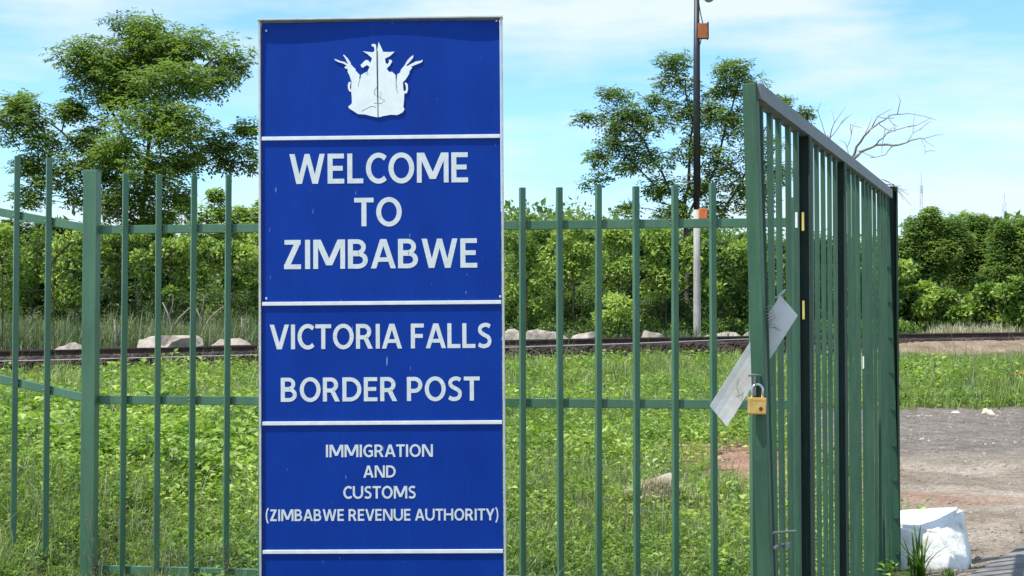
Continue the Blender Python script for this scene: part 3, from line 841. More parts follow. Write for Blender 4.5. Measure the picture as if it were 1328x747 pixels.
# middle, between sign and gate
mid = [
 ('leafy_shrub', 'dense shrub right beside the blue sign behind the rail', 38, [(668, 320, 26, 30), (680, 290, 18, 14), (690, 350, 26, 30), (664, 380, 28, 40), (688, 405, 24, 25)], 'leaf_bush', .13, .085, 150, .6),
 ('leafy_shrub', 'yellow green shrub behind the second and third pickets right of sign', 37.5, [(735, 318, 28, 20), (760, 335, 28, 26), (728, 350, 28, 28), (752, 300, 18, 12)], 'leaf_bush', .12, .08, 170, .82),
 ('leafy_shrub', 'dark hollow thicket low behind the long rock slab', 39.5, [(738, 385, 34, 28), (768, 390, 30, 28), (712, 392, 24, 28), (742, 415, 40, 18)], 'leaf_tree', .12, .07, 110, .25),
 ('leafy_shrub', 'upright yellow green shrub midway between sign and pole', 37.5, [(798, 318, 30, 24), (822, 312, 22, 18), (800, 350, 32, 28), (790, 306, 16, 10)], 'leaf_bush', .13, .085, 165, .78),
 ('leafy_shrub', 'lowest bright green shrub between two pickets above the small rock', 35.5, [(790, 398, 24, 20), (812, 402, 22, 20), (800, 418, 36, 14)], 'leaf_bush', .11, .07, 190, .85),
 ('leafy_shrub', 'large leaved bright shrub just left of the pole', 38, [(866, 305, 26, 18), (850, 330, 28, 24), (878, 336, 24, 24), (860, 362, 34, 26)], 'leaf_bush', .17, .12, 120, .78),
 ('leafy_shrub', 'tangled green shrub at the foot of the pole', 39, [(855, 395, 34, 26), (880, 405, 28, 24), (838, 410, 26, 22), (915, 405, 30, 26)], 'leaf_blue', .11, .06, 190, .42),
 ('leafy_shrub', 'bright green shrub just right of the pole', 38, [(915, 318, 24, 22), (940, 345, 28, 24), (925, 370, 28, 24), (960, 330, 22, 20)], 'leaf_bush', .16, .11, 130, .7),
 ('leafy_shrub', 'green shrub reaching behind the gate stile', 38.5, [(965, 370, 26, 26), (950, 400, 28, 24), (985, 395, 28, 30), (985, 350, 24, 26)], 'leaf_bush', .13, .08, 150, .48),
]
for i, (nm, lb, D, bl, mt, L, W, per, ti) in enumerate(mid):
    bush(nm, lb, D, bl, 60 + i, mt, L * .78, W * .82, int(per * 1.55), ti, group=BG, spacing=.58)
# darker feathery trees behind the middle shrubs
for i, (px, top, D, lb, ti, mt) in enumerate([(690, 282, 60, 'low olive tree beyond the shrubs beside the sign', .45, 'leaf_olive'), (745, 284, 62, 'dark tree beyond the yellow green shrub', .5, 'leaf_tree'), (800, 318, 58, 'olive tree beyond the midway shrub', .55, 'leaf_olive'),
                                   (850, 290, 56, 'dark tree behind the large leaved shrub', .25, 'leaf_blue'), (905, 288, 55, 'dark tree behind the middle of the pole', .25, 'leaf_blue'), (960, 285, 54, 'dark feathery tree left of the gate stile', .25, 'leaf_blue'), (1020, 295, 56, 'dark tree beyond the near half of the gate', .3, 'leaf_blue'), (1080, 300, 58, 'dark tree beyond the middle of the gate', .3, 'leaf_tree'), (1140, 300, 58, 'dark tree beyond the far half of the gate', .3, 'leaf_tree')]):
    bush('bushy_tree', lb, D, [(px - 18, top + 42, 26, 26), (px + 18, top + 40, 28, 26), (px, top + 80, 40, 40), (px + 4, top + 26, 22, 14), (px, top + 110, 42, 30)], 80 + i, mt, .2, .09, 170, ti, cat='tree', group=BG, pinnate=2, rmax=.16, spacing=.75)
# left, behind the railway
left = [
 ('creeper_bush', 'creeper covered shrub with yellow green leaves at the left edge', 37, [(-6, 320, 26, 30), (12, 345, 24, 28), (-8, 380, 30, 34), (10, 300, 18, 16)], 'leaf_bush', .12, .08, 150, .78),
 ('creeper_bush', 'dark shrub between the two far left pickets', 38, [(36, 330, 24, 28), (48, 360, 24, 28), (28, 385, 26, 28), (52, 310, 18, 16)], 'leaf_olive', .12, .07, 150, .5),
 ('creeper_bush', 'bright creeper bush left of the thick fence post', 37.5, [(86, 322, 20, 26), (98, 350, 22, 30), (76, 375, 26, 24), (98, 392, 22, 26), (110, 300, 14, 16)], 'leaf_bush', .12, .09, 150, .74),
 ('creeper_bush', 'hanging creeper mass right of the thick fence post', 38, [(146, 318, 22, 16), (162, 332, 24, 22), (140, 350, 10, 34), (165, 310, 20, 12)], 'leaf_bush', .11, .09, 230, .62),
 ('creeper_bush', 'domed mass of hanging creepers between two pickets', 36.8, [(215, 318, 28, 16), (200, 332, 24, 16), (232, 334, 28, 20), (245, 322, 24, 16), (226, 368, 7, 32), (196, 360, 7, 24)], 'leaf_bush', .11, .09, 250, .64),
 ('creeper_bush', 'domed creeper mass touching the left edge of the sign', 36.7, [(285, 324, 28, 16), (310, 318, 26, 16), (325, 336, 24, 24), (272, 336, 24, 20), (262, 366, 7, 28), (302, 362, 8, 26), (331, 372, 7, 30)], 'leaf_bush', .11, .09, 250, .64),
 ('creeper_bush', 'creeper bush hidden mostly behind the blue sign', 38, [(355, 330, 26, 30), (385, 340, 28, 30), (370, 380, 36, 36), (350, 410, 26, 20)], 'leaf_bush', .15, .11, 110, .5),
 ('leafy_shrub', 'undergrowth tinted dark as shade below the hanging creepers', 38.4, [(150, 395, 26, 30), (190, 400, 30, 28), (235, 400, 30, 28), (280, 402, 30, 28), (322, 402, 30, 28)], 'leaf_tree', .10, .06, 170, .06),  # very low tint puts the shade under the creepers into the leaf colour
]
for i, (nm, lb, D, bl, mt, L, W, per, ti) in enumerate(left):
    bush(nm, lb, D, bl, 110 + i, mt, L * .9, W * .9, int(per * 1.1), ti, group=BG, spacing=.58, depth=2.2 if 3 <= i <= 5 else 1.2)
for i, (px, top, D, lb, ti) in enumerate([(5, 285, 52, 'dark tree beyond the left edge shrubs', .3), (60, 280, 54, 'dark tree beyond the two far left pickets', .3), (115, 285, 52, 'dark tree behind the top of the thick fence post', .3),
                                   (262, 242, 50, 'light green feathery tree left of the sign below the tall crown', .66), (318, 258, 52, 'light green tree peeping out at the left edge of the sign', .78), (215, 285, 50, 'dark tree behind the tall tree trunk', .3), (160, 285, 50, 'dark tree left of the tall tree trunk', .3), (390, 262, 54, 'green tree standing hidden behind the blue sign', .5)]):
    bush('bushy_tree', lb, D, [(px - 18, top + 28, 26, 26), (px + 18, top + 26, 28, 26), (px, top + 70, 40, 40), (px + 4, top + 12, 22, 14), (px, top + 110, 42, 34)], 130 + i, 'leaf_blue' if ti < .5 else 'leaf_bush', .19, .085, 170 if ti < .5 else 110, ti, cat='tree', group=BG, pinnate=2, rmax=.16, spacing=.75)

# distant wood on the low rise: one mass of small crowns
def far_wood():
    r = np.random.default_rng(5)
    n = 620
    x = r.uniform(-90, 110, n); y = r.uniform(72, 190, n)
    keep = np.abs(x) < y * 0.48 + 6
    x, y = x[keep], y[keep]
    z = G(x, y)
    h = r.uniform(4.5, 6.5, len(x)) * np.where(x > 8, 0.8, 1)
    parts = []
    for k in range(3):
        C = np.stack([x + r.normal(0, 1.3, len(x)), y + r.normal(0, 1, len(x)), z + h * (0.85 - 0.27 * k)], 1)
        parts.append(foliage(r, C, h * 0.42, 90, .5, .28, flat=.75, tint0=.4, tvar=.35))
    V, F, T = join(parts)
    o = link('distant_woodland', np_mesh('distant_woodland', V, F, T), M['leaf_olive'])
    tag(o, 'low wooded rise of olive green trees on the skyline', 'woodland', kind='stuff')
far_wood()

# dry grey brush at the far rail side, tall grass on the left, and dead sticks
def blades(r, base, h, w, lean, tint, segs=3, spread=None):
    n = len(base)
    a = r.uniform(0, 6.283, n)
    d = np.stack([np.cos(a), np.sin(a), np.zeros(n)], 1)
    s = np.stack([-np.sin(a), np.cos(a), np.zeros(n)], 1)
    V = []
    for k in range(segs):
        t = k / segs
        c = base + d * (lean * h * t ** 1.8)[:, None]; c[:, 2] += h * (t - 0.35 * np.minimum(lean, 1) * t * t)
        ww = w * (1 - 0.55 * t)
        V += [c - s * ww[:, None] / 2, c + s * ww[:, None] / 2]
    c = base + d * (lean * h)[:, None]; c[:, 2] += h * (1 - 0.35 * np.minimum(lean, 1))
    V.append(c)
    m = 2 * segs + 1
    V = np.stack(V, 1).reshape(-1, 3)
    b = np.arange(n)[:, None] * m
    fs = []
    for k in range(segs - 1):
        fs += [b + np.array([2 * k, 2 * k + 1, 2 * k + 3]), b + np.array([2 * k, 2 * k + 3, 2 * k + 2])]
    fs.append(b + np.array([2 * segs - 2, 2 * segs - 1, 2 * segs]))
    F = np.concatenate(fs, 0)
    return V, F, np.repeat(tint, m)

def tall_grass(name, label, px0, px1, D0, D1, n, h0, h1, mat, tint, seed, cat='grass', w=.018, clump=0.35):
    r = np.random.default_rng(seed)
    nc = max(8, n // 70)
    cy = r.uniform(D0, D1, nc); cx = (r.uniform(px0, px1, nc) - 664) / FPX * cy
    k = r.integers(0, nc, n)
    x = cx[k] + r.normal(0, clump, n); y = cy[k] + r.normal(0, clump, n)
    hc = r.uniform(h0, h1, nc)
    base = np.stack([x, y, G(x, y) - .02], 1)
    V, F, T = blades(r, base, hc[k] * r.uniform(.35, 1.15, n), w * r.uniform(.6, 1.3, n), np.abs(r.normal(.35, .35, n)), np.clip(r.normal(tint, .2, n) + r.normal(0, .28, nc)[k], 0, 1))
    o = link(name, np_mesh(name, V, F, T), mat); tag(o, label, cat, kind='stuff')
    return o
tall_grass('tall_grass', 'tall pale seeding grass behind the rail left of the sign', -20, 345, 34.2, 36.2, 11000, .25, 1.25, M['tall_grass'], .55, 201)
tall_grass('tall_grass', 'sparse green grass tufts behind the rail between sign and gate', 640, 1000, 35.4, 36.6, 3000, .2, .5, M['tall_grass'], .35, 202)
tall_grass('dry_brush', 'pale grey dry brush lying behind the rail right of the gate', 1215, 1300, 41.2, 42.2, 3000, .25, .6, M['dry'], .8, 203, 'dry brush', clump=.3)

bm = bmesh.new()
def stick(bm, pts, r0): tube_bm(bm, pts, [r0 * (1 - .75 * i / (len(pts) - 1)) for i in range(len(pts))], 5)
for i, (px, D, lb, kind) in enumerate([(150, 34.0, 'broken grey stump right of the thick fence post', 0), (222, 35.0, 'forked dead stick above the largest pale rock', 1), (262, 35.2, 'tall grey forked stick near the sign', 1), (315, 34.6, 'short broken stump beside the sign edge', 0)]):
    x = (px - 664) / FPX * D; b = Vector((x, D, float(G(x, D)) - .05))
    bm = bmesh.new()
    if kind == 0:
        stick(bm, [b, b + Vector((.02, 0, .4)), b + Vector((-.03, 0, .85))], .06)
        stick(bm, [b + Vector((.02, 0, .4)), b + Vector((.14, 0, .6)), b + Vector((.17, .02, .75))], .03)
    else:
        stick(bm, [b, b + Vector((.02, 0, .5)), b + Vector((-.05, 0, .9)), b + Vector((-.22, 0, 1.25))], .05)
        stick(bm, [b + Vector((.02, 0, .5)), b + Vector((.2, 0, .85)), b + Vector((.45, .05, 1.1)), b + Vector((.62, 0, 1.18))], .035)
        stick(bm, [b + Vector((-.05, 0, .9)), b + Vector((.04, 0, 1.2)), b + Vector((.05, 0, 1.45))], .02)
    o = link('dead_stick', bm_mesh(bm, 'dead_stick', True), M['bark_grey']); tag(o, lb, 'dead branch', 'dead sticks behind the rail')

# ------------------------------------------------------------------ low weeds and grass
def ground_cover():
    r = np.random.default_rng(31)
    def sample(n, f=1.0, y0=7.6):
        # density falls with the square of the distance so that it stays even in the view
        y = y0 * (31.0 / y0) ** r.random(n)
        half = 0.40 * y + 0.5
        x = r.uniform(-1, 1, n) * half
        return x, y
    def mask(x, y):
        g, rd, bk = zones(x, y)
        ty = track_y(x)
        ed = fbm2(x, y, 77, 4, 1.3)
        p = 1 - np.clip(np.maximum(np.maximum(g * 1.05, rd * 0.95), bk * 0.93), 0, 1)
        p = np.where(y > ty - 0.6, 0, p)
        road = (x - 2.35) * 5.85 - (y - 7.9) * 3.9 > 0
        p = np.where(road | ((x > 2.3) & (y < 9.6)), 0, p)
        bare = np.exp(-(((x + 5.2) / .9) ** 2 + ((y - 14.6) / .9) ** 2)) + .5 * np.exp(-(((x + 3.9) / .5) ** 2 + ((y - 13.3) / .5) ** 2))
        bare2 = np.exp(-(((x - 3.6 - .15 * (y - 17)) / 2.5) ** 2 + ((y - 17.2) / .5) ** 2)) * 0
        return np.clip(p - bare * .9 - .35 * (fbm2(x, y, 38, 3, 1.1) > .42) - bare2, 0, 1), ed
    dryf = lambda x, y: np.clip(1.25 * np.exp(-(((x - 1.1) / 1.5) ** 2 + ((y - 11.9) / 2.4) ** 2)) + .5 * fbm2(x, y, 55, 3, .5), 0, 1)
    # broad leaved weeds
    nP = 95000
    x, y = sample(nP); p, ed = mask(x, y)
    lush = fbm2(x, y, 91, 3, .35)
    k = (r.random(nP) < p * np.clip(.75 + .6 * ed, .15, 1)) & (r.random(nP) > dryf(x, y) * .65)
    x, y, lush = x[k], y[k], lush[k]; n = len(x)
    sc = .64 * (y / 9.0) ** 0.68 * r.uniform(.45, 1.5, n) * (1 + .35 * lush)
    left = np.where((x < -2.2) & (y < 20) & (y > 12), 1.45, 1.0); sc = sc * left
    z = G(x, y)
    per = 6
    h = r.uniform(.02, .15, n) * sc * (1 + .6 * lush)
    parts = []
    ptint = np.clip(.46 + .34 * lush + r.normal(0, .19, n) + .35 * fbm2(x, y, 37, 3, 1.6), 0, 1)
    for j in range(per):
        a = r.uniform(0, 6.283, n)
        rr_ = r.uniform(0, .045, n) * sc
        hz = h * r.uniform(.25, 1.1, n)
        b = np.stack([x + np.cos(a) * rr_, y + np.sin(a) * rr_, z + hz], 1)
        d = np.stack([np.cos(a), np.sin(a), r.uniform(-.15, .9, n)], 1)
        nn = np.tile([0, 0, 1.0], (n, 1)) + unit(r, n) * .4
        L = r.uniform(.03, .065, n) * sc; W = L * r.uniform(.45, .85, n)
        parts.append(leaves(b, d, nn, L, W, np.clip(ptint + r.normal(0, .14, n), 0, 1), fold=.18, curl=.1))
    V, F, T = join(parts)
    o = link('weeds', np_mesh('weeds', V, F, T), M['weed']); tag(o, 'bright green broad leaved weeds covering the slope behind the fence', 'weeds', kind='stuff')
    # grass blades
    for nm, lb, nT, mt, hh, tt, dry in (('weed_stalks', 'thin taller pale seed stalks standing above the weeds', 2600, M['tall_grass'], .24, .7, False), ('grass', 'rough green grass mixed with the weeds behind the fence', 42000, M['grass'], .12, .5, False), ('dry_grass', 'pale straw coloured dry grass around the half buried stone', 16000, M['dry'], .10, .5, True)):
        x, y = sample(nT); p, ed = mask(x, y)
        if dry:
            kk = r.random(nT) < np.clip(dryf(x, y) * .8 + .05, 0, 1) * np.clip(p + .1, 0, 1)
            bkz = zones(x, y)[2]
            kk |= (r.random(nT) < .5 * bkz) & (y < track_y(x) - .7)
        else:
            kk = r.random(nT) < p * np.clip(.6 - .9 * ed, .1, 1)
        kk &= ~((x - 2.35) * 5.85 - (y - 7.9) * 3.9 > 0)
        x, y = x[kk], y[kk]; n = len(x)
        per = 7
        xi = np.repeat(x, per); yi = np.repeat(y, per)
        s = (yi / 9.0) ** .8
        xi = xi + r.normal(0, .025, n * per) * s; yi = yi + r.normal(0, .025, n * per) * s
        base = np.stack([xi, yi, G(xi, yi) - .01], 1)
        ht = hh * s * np.repeat(r.uniform(.5, 1.5, n), per) * r.uniform(.5, 1.2, n * per)
        tint = np.clip(np.repeat(r.normal(tt, .18, n) + .2 * fbm2(x, y, 93, 3, .4), per) + r.normal(0, .12, n * per), 0, 1)
        V, F, T = blades(r, base, ht, .0065 * s * r.uniform(.6, 1.4, n * per) * (.6 if dry else 1), np.abs(r.normal(.5, .4, n * per)), tint, segs=2)
        o = link(nm, np_mesh(nm, V, F, T), mt); tag(o, lb, 'grass', kind='stuff')
ground_cover()

# ------------------------------------------------------------------ blue welcome sign
SD = 7.0
sign = empty('welcome_sign', ((498 - 664) / FPX * SD, SD, 0), (0, -0.0076, R(-1.5)))
tag(sign, 'tall blue border post sign with white lettering standing before the fence', 'sign')
def S(px, py):
    xc = 492 + (py - 22) * 5.5 / 725
    return (px - xc) * SD / FPX, EYE + (HOR - py) * SD / FPX
HW = 314 * SD / FPX / 2
zt = S(492, 23)[1]
def sheet(name, z0, z1, bow=0.0006, seed=0, topwave=False):
    nxs, nzs = 40, max(6, int((z1 - z0) / .05))
    V, F_ = [], []
    for j in range(nzs + 1):
        for i in range(nxs + 1):
            u, v = i / nxs, j / nzs
            x = -HW + .006 + u * (2 * HW - .012); z = z0 + v * (z1 - z0)
            y = bow * float(fbm2(u * 3 + seed, v * 3, seed, 2, 1.0))
            y *= min(1, 4 * u, 4 * (1 - u))
            if topwave:
                t = max(0, (v - .45) / .55)
                y += -.0045 * math.exp(-((u - .55) / .17) ** 2) * t + .008 * t * (math.exp(-((u - .12) / .2) ** 2) + math.exp(-((u - .92) / .13) ** 2))
            V.append((x, y, z))
    for j in range(nzs):
        for i in range(nxs):
            a = j * (nxs + 1) + i
            F_.append((a, a + 1, a + nxs + 2, a + nxs + 1))
    me = np_mesh(name, np.array(V), np.array(F_), smooth=True)
    o = link(name, me, M['blue'], sign)
    return o
zl = [S(492, y)[1] for y in (177.5, 393, 548, 713.5)]
bounds = [zt] + zl + [0.12]
for k in range(5):
    sheet('blue_panel', bounds[k + 1] + .004, bounds[k] - .004 - (.004 if k == 0 else 0), seed=k + 1, topwave=(k == 0))
# rear sheet so that the sign has a back
bm = bmesh.new(); add_box(bm, (0, .045, (zt + .12) / 2), (2 * HW - .012, .004, zt - .14)); link('back_sheet', bm_mesh(bm, 'back_sheet'), M['aluminium'], sign)
for z in zl:
    bm = bmesh.new(); add_box(bm, (0, -.004, z), (2 * HW - .012, .010, .019), bevel=.002)
    link('divider_strip', bm_mesh(bm, 'divider_strip'), M['white_line'], sign)
for sx in (-1, 1):
    bm = bmesh.new(); add_box(bm, (sx * (HW + .004), .018, (zt + .02) / 2 + .0), (.011, .062, zt - .02), bevel=.0015)
    link('side_frame', bm_mesh(bm, 'side_frame'), M['aluminium'], sign)
bm = bmesh.new(); add_box(bm, (0, .012, zt + .004), (2 * HW + .024, .070, .009), bevel=.0015); link('top_frame', bm_mesh(bm, 'top_frame'), M['aluminium'], sign)
bm = bmesh.new(); add_box(bm, (0, .012, .115), (2 * HW - .004, .055, .02), bevel=.0015); link('bottom_frame', bm_mesh(bm, 'bottom_frame'), M['aluminium'], sign)
for sx in (-1, 1):
    bm = bmesh.new(); bar_bm(bm, (sx * (HW - .1), .085, -.35), (sx * (HW - .1), .085, zt - .3), .06, .06, (1, 0, 0), .004)
    link('leg', bm_mesh(bm, 'leg'), M['aluminium'], sign)
for px, py in ((345, 386), (649, 386), (343, 36), (644, 27)):
    x, z = S(px, py)
    bm = bmesh.new(); bmesh.ops.create_uvsphere(bm, u_segments=10, v_segments=6, radius=.006)
    bmesh.ops.scale(bm, vec=(1, .5, 1), verts=bm.verts)
    o = link('rivet', bm_mesh(bm, 'rivet', True), M['aluminium'], sign, (x, -.006, z))


def arc(cx, cy, rx, ry, a0, a1, n=14):
    return [(cx + rx * math.cos(R(a0 + (a1 - a0) * k / n)), cy + ry * math.sin(R(a0 + (a1 - a0) * k / n))) for k in range(n + 1)]
def smooth_pts(p, m=4):
    out = []
    for i in range(len(p) - 1):
        a, b, c, d = p[max(i - 1, 0)], p[i], p[i + 1], p[min(i + 2, len(p) - 1)]
        for k in range(m):
            t = k / m
            out.append(tuple(.5 * (2 * b[q] + (c[q] - a[q]) * t + (2 * a[q] - 5 * b[q] + 4 * c[q] - d[q]) * t * t + (3 * b[q] - a[q] - 3 * c[q] + d[q]) * t ** 3) for q in (0, 1)))
    return out + [p[-1]]
def stem(x, y0=0, y1=1, w=.205): return [[(x - w / 2, y0), (x + w / 2, y0), (x + w / 2, y1), (x - w / 2, y1)]]
def hbar(x0, x1, y, h=.16): return [[(x0, y - h / 2), (x1, y - h / 2), (x1, y + h / 2), (x0, y + h / 2)]]
def diag(a, b, w): return [[(a[0] - w / 2, a[1]), (a[0] + w / 2, a[1]), (b[0] + w / 2, b[1]), (b[0] - w / 2, b[1])]]
def ribbon(p, w, closed=False, w2=None):
    """w = width of upright strokes, w2 of level ones"""
    w2 = w2 or w
    L_, R_ = [], []
    n = len(p)
    for i in range(n):
        a = p[(i - 1) % n] if (closed or i) else p[i]; b = p[(i + 1) % n] if (closed or i < n - 1) else p[i]
        t = Vector((b[0] - a[0], b[1] - a[1])).normalized()
        ww = w * abs(t.y) ** 2 + w2 * t.x ** 2
        nx_, ny_ = -t.y * ww / 2, t.x * ww / 2
        L_.append((p[i][0] + nx_, p[i][1] + ny_)); R_.append((p[i][0] - nx_, p[i][1] - ny_))
    return [[L_[i], R_[i], R_[(i + 1) % n], L_[(i + 1) % n]] for i in range(n if closed else n - 1)]
W_, T_ = .205, .165
GL = {
 'I': (.25, stem(.125)), 'L': (.68, stem(.11) + hbar(.2, .66, .08)), 'T': (.80, stem(.40, 0, .9) + hbar(0, .80, .92)),
 'E': (.72, stem(.11) + hbar(.2, .68, .92) + hbar(.2, .63, .51) + hbar(.2, .69, .08)), 'F': (.68, stem(.11) + hbar(.2, .66, .92) + hbar(.2, .61, .50)),
 'H': (1.0, stem(.11) + stem(.89) + hbar(.2, .8, .52)), 'N': (1.02, stem(.10, w=.19) + stem(.92, w=.19) + diag((.17, 1), (.85, 0), .25)),
 'M': (1.30, stem(.10, w=.195) + stem(1.20, w=.195) + diag((.18, 1), (.65, .12), .25) + diag((1.12, 1), (.65, .12), .25)),
 'W': (1.46, diag((.11, 1), (.395, 0), .215) + diag((.73, 1), (.415, 0), .20) + diag((.73, 1), (1.045, 0), .20) + diag((1.35, 1), (1.065, 0), .215)),
 'V': (.98, diag((.11, 1), (.475, 0), .22) + diag((.87, 1), (.505, 0), .22)), 'A': (1.02, diag((.11, 0), (.49, 1), .215) + diag((.91, 0), (.53, 1), .215) + hbar(.26, .76, .30, .15)),
 'Y': (.92, diag((.12, 1), (.44, .40), .235) + diag((.80, 1), (.48, .40), .235) + stem(.46, 0, .45)), 'Z': (.78, hbar(.07, .73, .92) + hbar(.05, .74, .08) + diag((.165, .1), (.605, .9), .25)),
 'O': (1.06, ribbon(arc(.53, .5, .425, .435, 0, 360, 32)[:-1], W_, True, T_)), 'C': (.82, ribbon(arc(.52, .5, .415, .435, 48, 312, 24), W_, False, T_)),
 'G': (.93, ribbon(arc(.53, .5, .425, .435, 50, 295, 24), W_, False, T_) + stem(.80, .07, .55, .19) + hbar(.50, .80, .475, .15)),
 'S': (.72, ribbon(smooth_pts([(.63, .86), (.50, .92), (.33, .92), (.17, .85), (.12, .72), (.20, .60), (.38, .51), (.55, .42), (.61, .28), (.54, .13), (.36, .07), (.20, .08), (.06, .14)]), .185, False, T_)),
 'U': (1.0, ribbon([(.10, 1), (.10, .6)] + arc(.5, .42, .40, .355, 180, 360, 18) + [(.90, .6), (.90, 1)], W_, False, T_)),
 'D': (.98, stem(.11) + ribbon([(.11, .92), (.36, .92)] + arc(.38, .5, .485, .42, 90, -90, 18) + [(.36, .08), (.11, .08)], W_, False, T_)),
 'P': (.80, stem(.11) + ribbon([(.11, .92), (.38, .92)] + arc(.39, .67, .295, .25, 90, -90, 14) + [(.38, .42), (.11, .42)], W_, False, T_)),
 'R': (.88, stem(.11) + ribbon([(.11, .92), (.38, .92)] + arc(.39, .69, .285, .23, 90, -90, 14) + [(.38, .46), (.11, .46)], W_, False, T_) + diag((.46, .48), (.74, 0), .24)),
 'B': (.86, stem(.11) + ribbon([(.11, .925), (.38, .925)] + arc(.39, .73, .255, .195, 90, -90, 12) + [(.38, .535), (.11, .535)], .19, False, .155) + ribbon([(.11, .50), (.40, .50)] + arc(.42, .29, .30, .215, 90, -90, 12) + [(.40, .075), (.11, .075)], .20, False, .155)),
 '(': (.36, ribbon(smooth_pts([(.31, 1.10), (.17, .85), (.11, .46), (.17, .07), (.31, -.18)]), .145)), ')': (.36, ribbon(smooth_pts([(.05, 1.10), (.19, .85), (.25, .46), (.19, .07), (.05, -.18)]), .145)),
}
def text_line(txt, x0, x1, ytop, ybot, gap=.105):
    """vinyl lettering cut from strokes and fitted between measured pixel limits (cap height ytop..ybot)"""
    polys = []; x = 0
    for ch in txt:
        if ch == ' ': x += .36; continue
        wd, ps = GL[ch]
        kern = {'A': .05, 'V': .05, 'T': .04, 'Y': .05, 'L': .03}.get(ch, 0) if len(txt) > 6 else 0
        x -= kern * .5
        for p in ps: polys.append([(x + a, b) for a, b in p])
        x += wd + gap - kern * .5
    hi = x - gap
    X0, _ = S(x0, (ytop + ybot) / 2); X1, _ = S(x1, (ytop + ybot) / 2)
    _, Zt = S(0, ytop); _, Zb = S(0, ybot)
    bm = bmesh.new()
    for i, p in enumerate(polys):
        y = -.0013 - .00010 * (i % 5)
        fv = [bm.verts.new((X0 + a / hi * (X1 - X0), y, Zb + b * (Zt - Zb))) for a, b in p]
        bv = [bm.verts.new((v.co.x, -.0002, v.co.z)) for v in fv]
        bm.faces.new(fv)
        for k in range(4):
            bm.faces.new((fv[k], fv[(k + 1) % 4], bv[(k + 1) % 4], bv[k]))
    bmesh.ops.recalc_face_normals(bm, faces=bm.faces)
    return link('lettering', bm_mesh(bm, 'lettering'), M['letter'], sign)
text_line('WELCOME', 374, 608, 198, 237)
text_line('TO', 459, 521, 256, 293)
text_line('ZIMBABWE', 366, 620, 310, 348)
text_line('VICTORIA FALLS', 350, 638, 420, 452)
text_line('BORDER POST', 364, 622, 489, 520)
text_line('IMMIGRATION', 423, 562, 576, 592)
text_line('AND', 472, 514, 603, 618.5)
text_line('CUSTOMS', 446, 540, 629.5, 645.5)
text_line('(ZIMBABWE REVENUE AUTHORITY)', 345, 647, 659, 674)

# peeling white emblem, two halves with the panel joint between them (outline in units of a 872 x 747 crop of 140 x 120 px)
def E(zx, zy):
    return S(420 + zx / 6.229, 40 + zy / 6.225)
left_half = [(432, 692), (380, 682), (330, 668), (272, 664), (235, 640), (200, 618), (192, 602), (215, 585), (222, 570), (220, 520), (216, 482), (200, 478), (190, 455), (188, 425), (196, 402), (212, 402), (208, 425), (205, 450), (214, 470), (216, 440), (218, 400), (200, 345),
             (185, 318), (188, 300), (160, 285), (165, 275), (180, 270), (150, 250), (110, 238), (82, 222), (78, 212), (92, 216), (125, 230), (160, 238), (190, 256), (170, 215), (148, 182), (156, 178), (185, 208), (208, 240), (215, 262), (252, 300), (250, 308), (285, 345), (280, 372), (290, 380), (296, 345), (340, 320), (355, 335), (348, 318), (365, 280),
             (345, 266), (325, 275), (312, 288), (296, 278), (292, 264), (330, 226), (352, 226), (372, 250), (385, 210), (345, 175), (308, 152), (350, 158), (390, 162), (405, 150), (400, 118), (382, 112), (380, 98), (400, 93), (416, 100), (420, 150), (422, 300), (426, 500), (430, 600)]
right_half = [(438, 692), (480, 682), (540, 672), (590, 676), (635, 655), (650, 628), (640, 610), (645, 560), (648, 500), (668, 500), (678, 470), (676, 430), (664, 412), (650, 416), (660, 440), (662, 470), (650, 486), (640, 470), (636, 410), (660, 385), (688, 338), (690, 320), (712, 290), (700, 284), (730, 272), (770, 256), (792, 246), (797, 228), (780, 236), (740, 242), (700, 262), (672, 278), (662, 272), (690, 245), (720, 210), (720, 190), (700, 202), (672, 232), (650, 272), (625, 300), (612, 325), (628, 320), (590, 345), (584, 400), (582, 480), (578, 400), (576, 350), (548, 322), (525, 325), (505, 300), (510, 290), (530, 270), (548, 240), (540, 225), (520, 224), (524, 240), (510, 262), (495, 250), (490, 215), (530, 195), (568, 160), (520, 162), (475, 160), (460, 125), (438, 78), (426, 148), (428, 300), (432, 500), (436, 620)]
for nm, pl in (('left', left_half), ('right', right_half)):
    bm = bmesh.new()
    vs_ = []
    for zx, zy in pl:
        x, z = E(zx, zy)
        vs_.append(bm.verts.new((x, -.0058, z)))
    back = [bm.verts.new(v.co + Vector((0, .004, 0))) for v in vs_]
    from mathutils.geometry import tessellate_polygon
    for t in tessellate_polygon([[v.co for v in vs_]]): bm.faces.new([vs_[q] for q in t])
    for q in range(len(vs_)):
        w_ = (q + 1) % len(vs_); bm.faces.new((vs_[q], vs_[w_], back[w_], back[q]))
    bmesh.ops.recalc_face_normals(bm, faces=bm.faces)
    link('emblem', bm_mesh(bm, 'emblem'), M['emblem'], sign)
bm = bmesh.new()
for ln in ([(430, 440), (408, 470), (402, 500), (425, 522), (430, 520)], [(438, 520), (455, 540), (458, 480)], [(458, 540), (490, 555), (455, 580), (400, 575)], [(286, 372), (272, 440)], [(355, 345), (330, 330)], [(585, 430), (590, 500)], [(300, 640), (380, 600), (420, 610)]):
    pts = [(E(a, b)[0], -.0060, E(a, b)[1]) for a, b in ln]
    tube_bm(bm, pts, .0009, 4)
link('emblem_crack', bm_mesh(bm, 'emblem_crack'), M['green_dark'], sign)
bm = bmesh.new(); tube_bm(bm, [(E(427, 150)[0], -.0062, E(427, 150)[1]), (E(431, 420)[0], -.0062, E(431, 420)[1]), (E(434, 695)[0], -.0062, E(434, 695)[1])], .0018, 6)
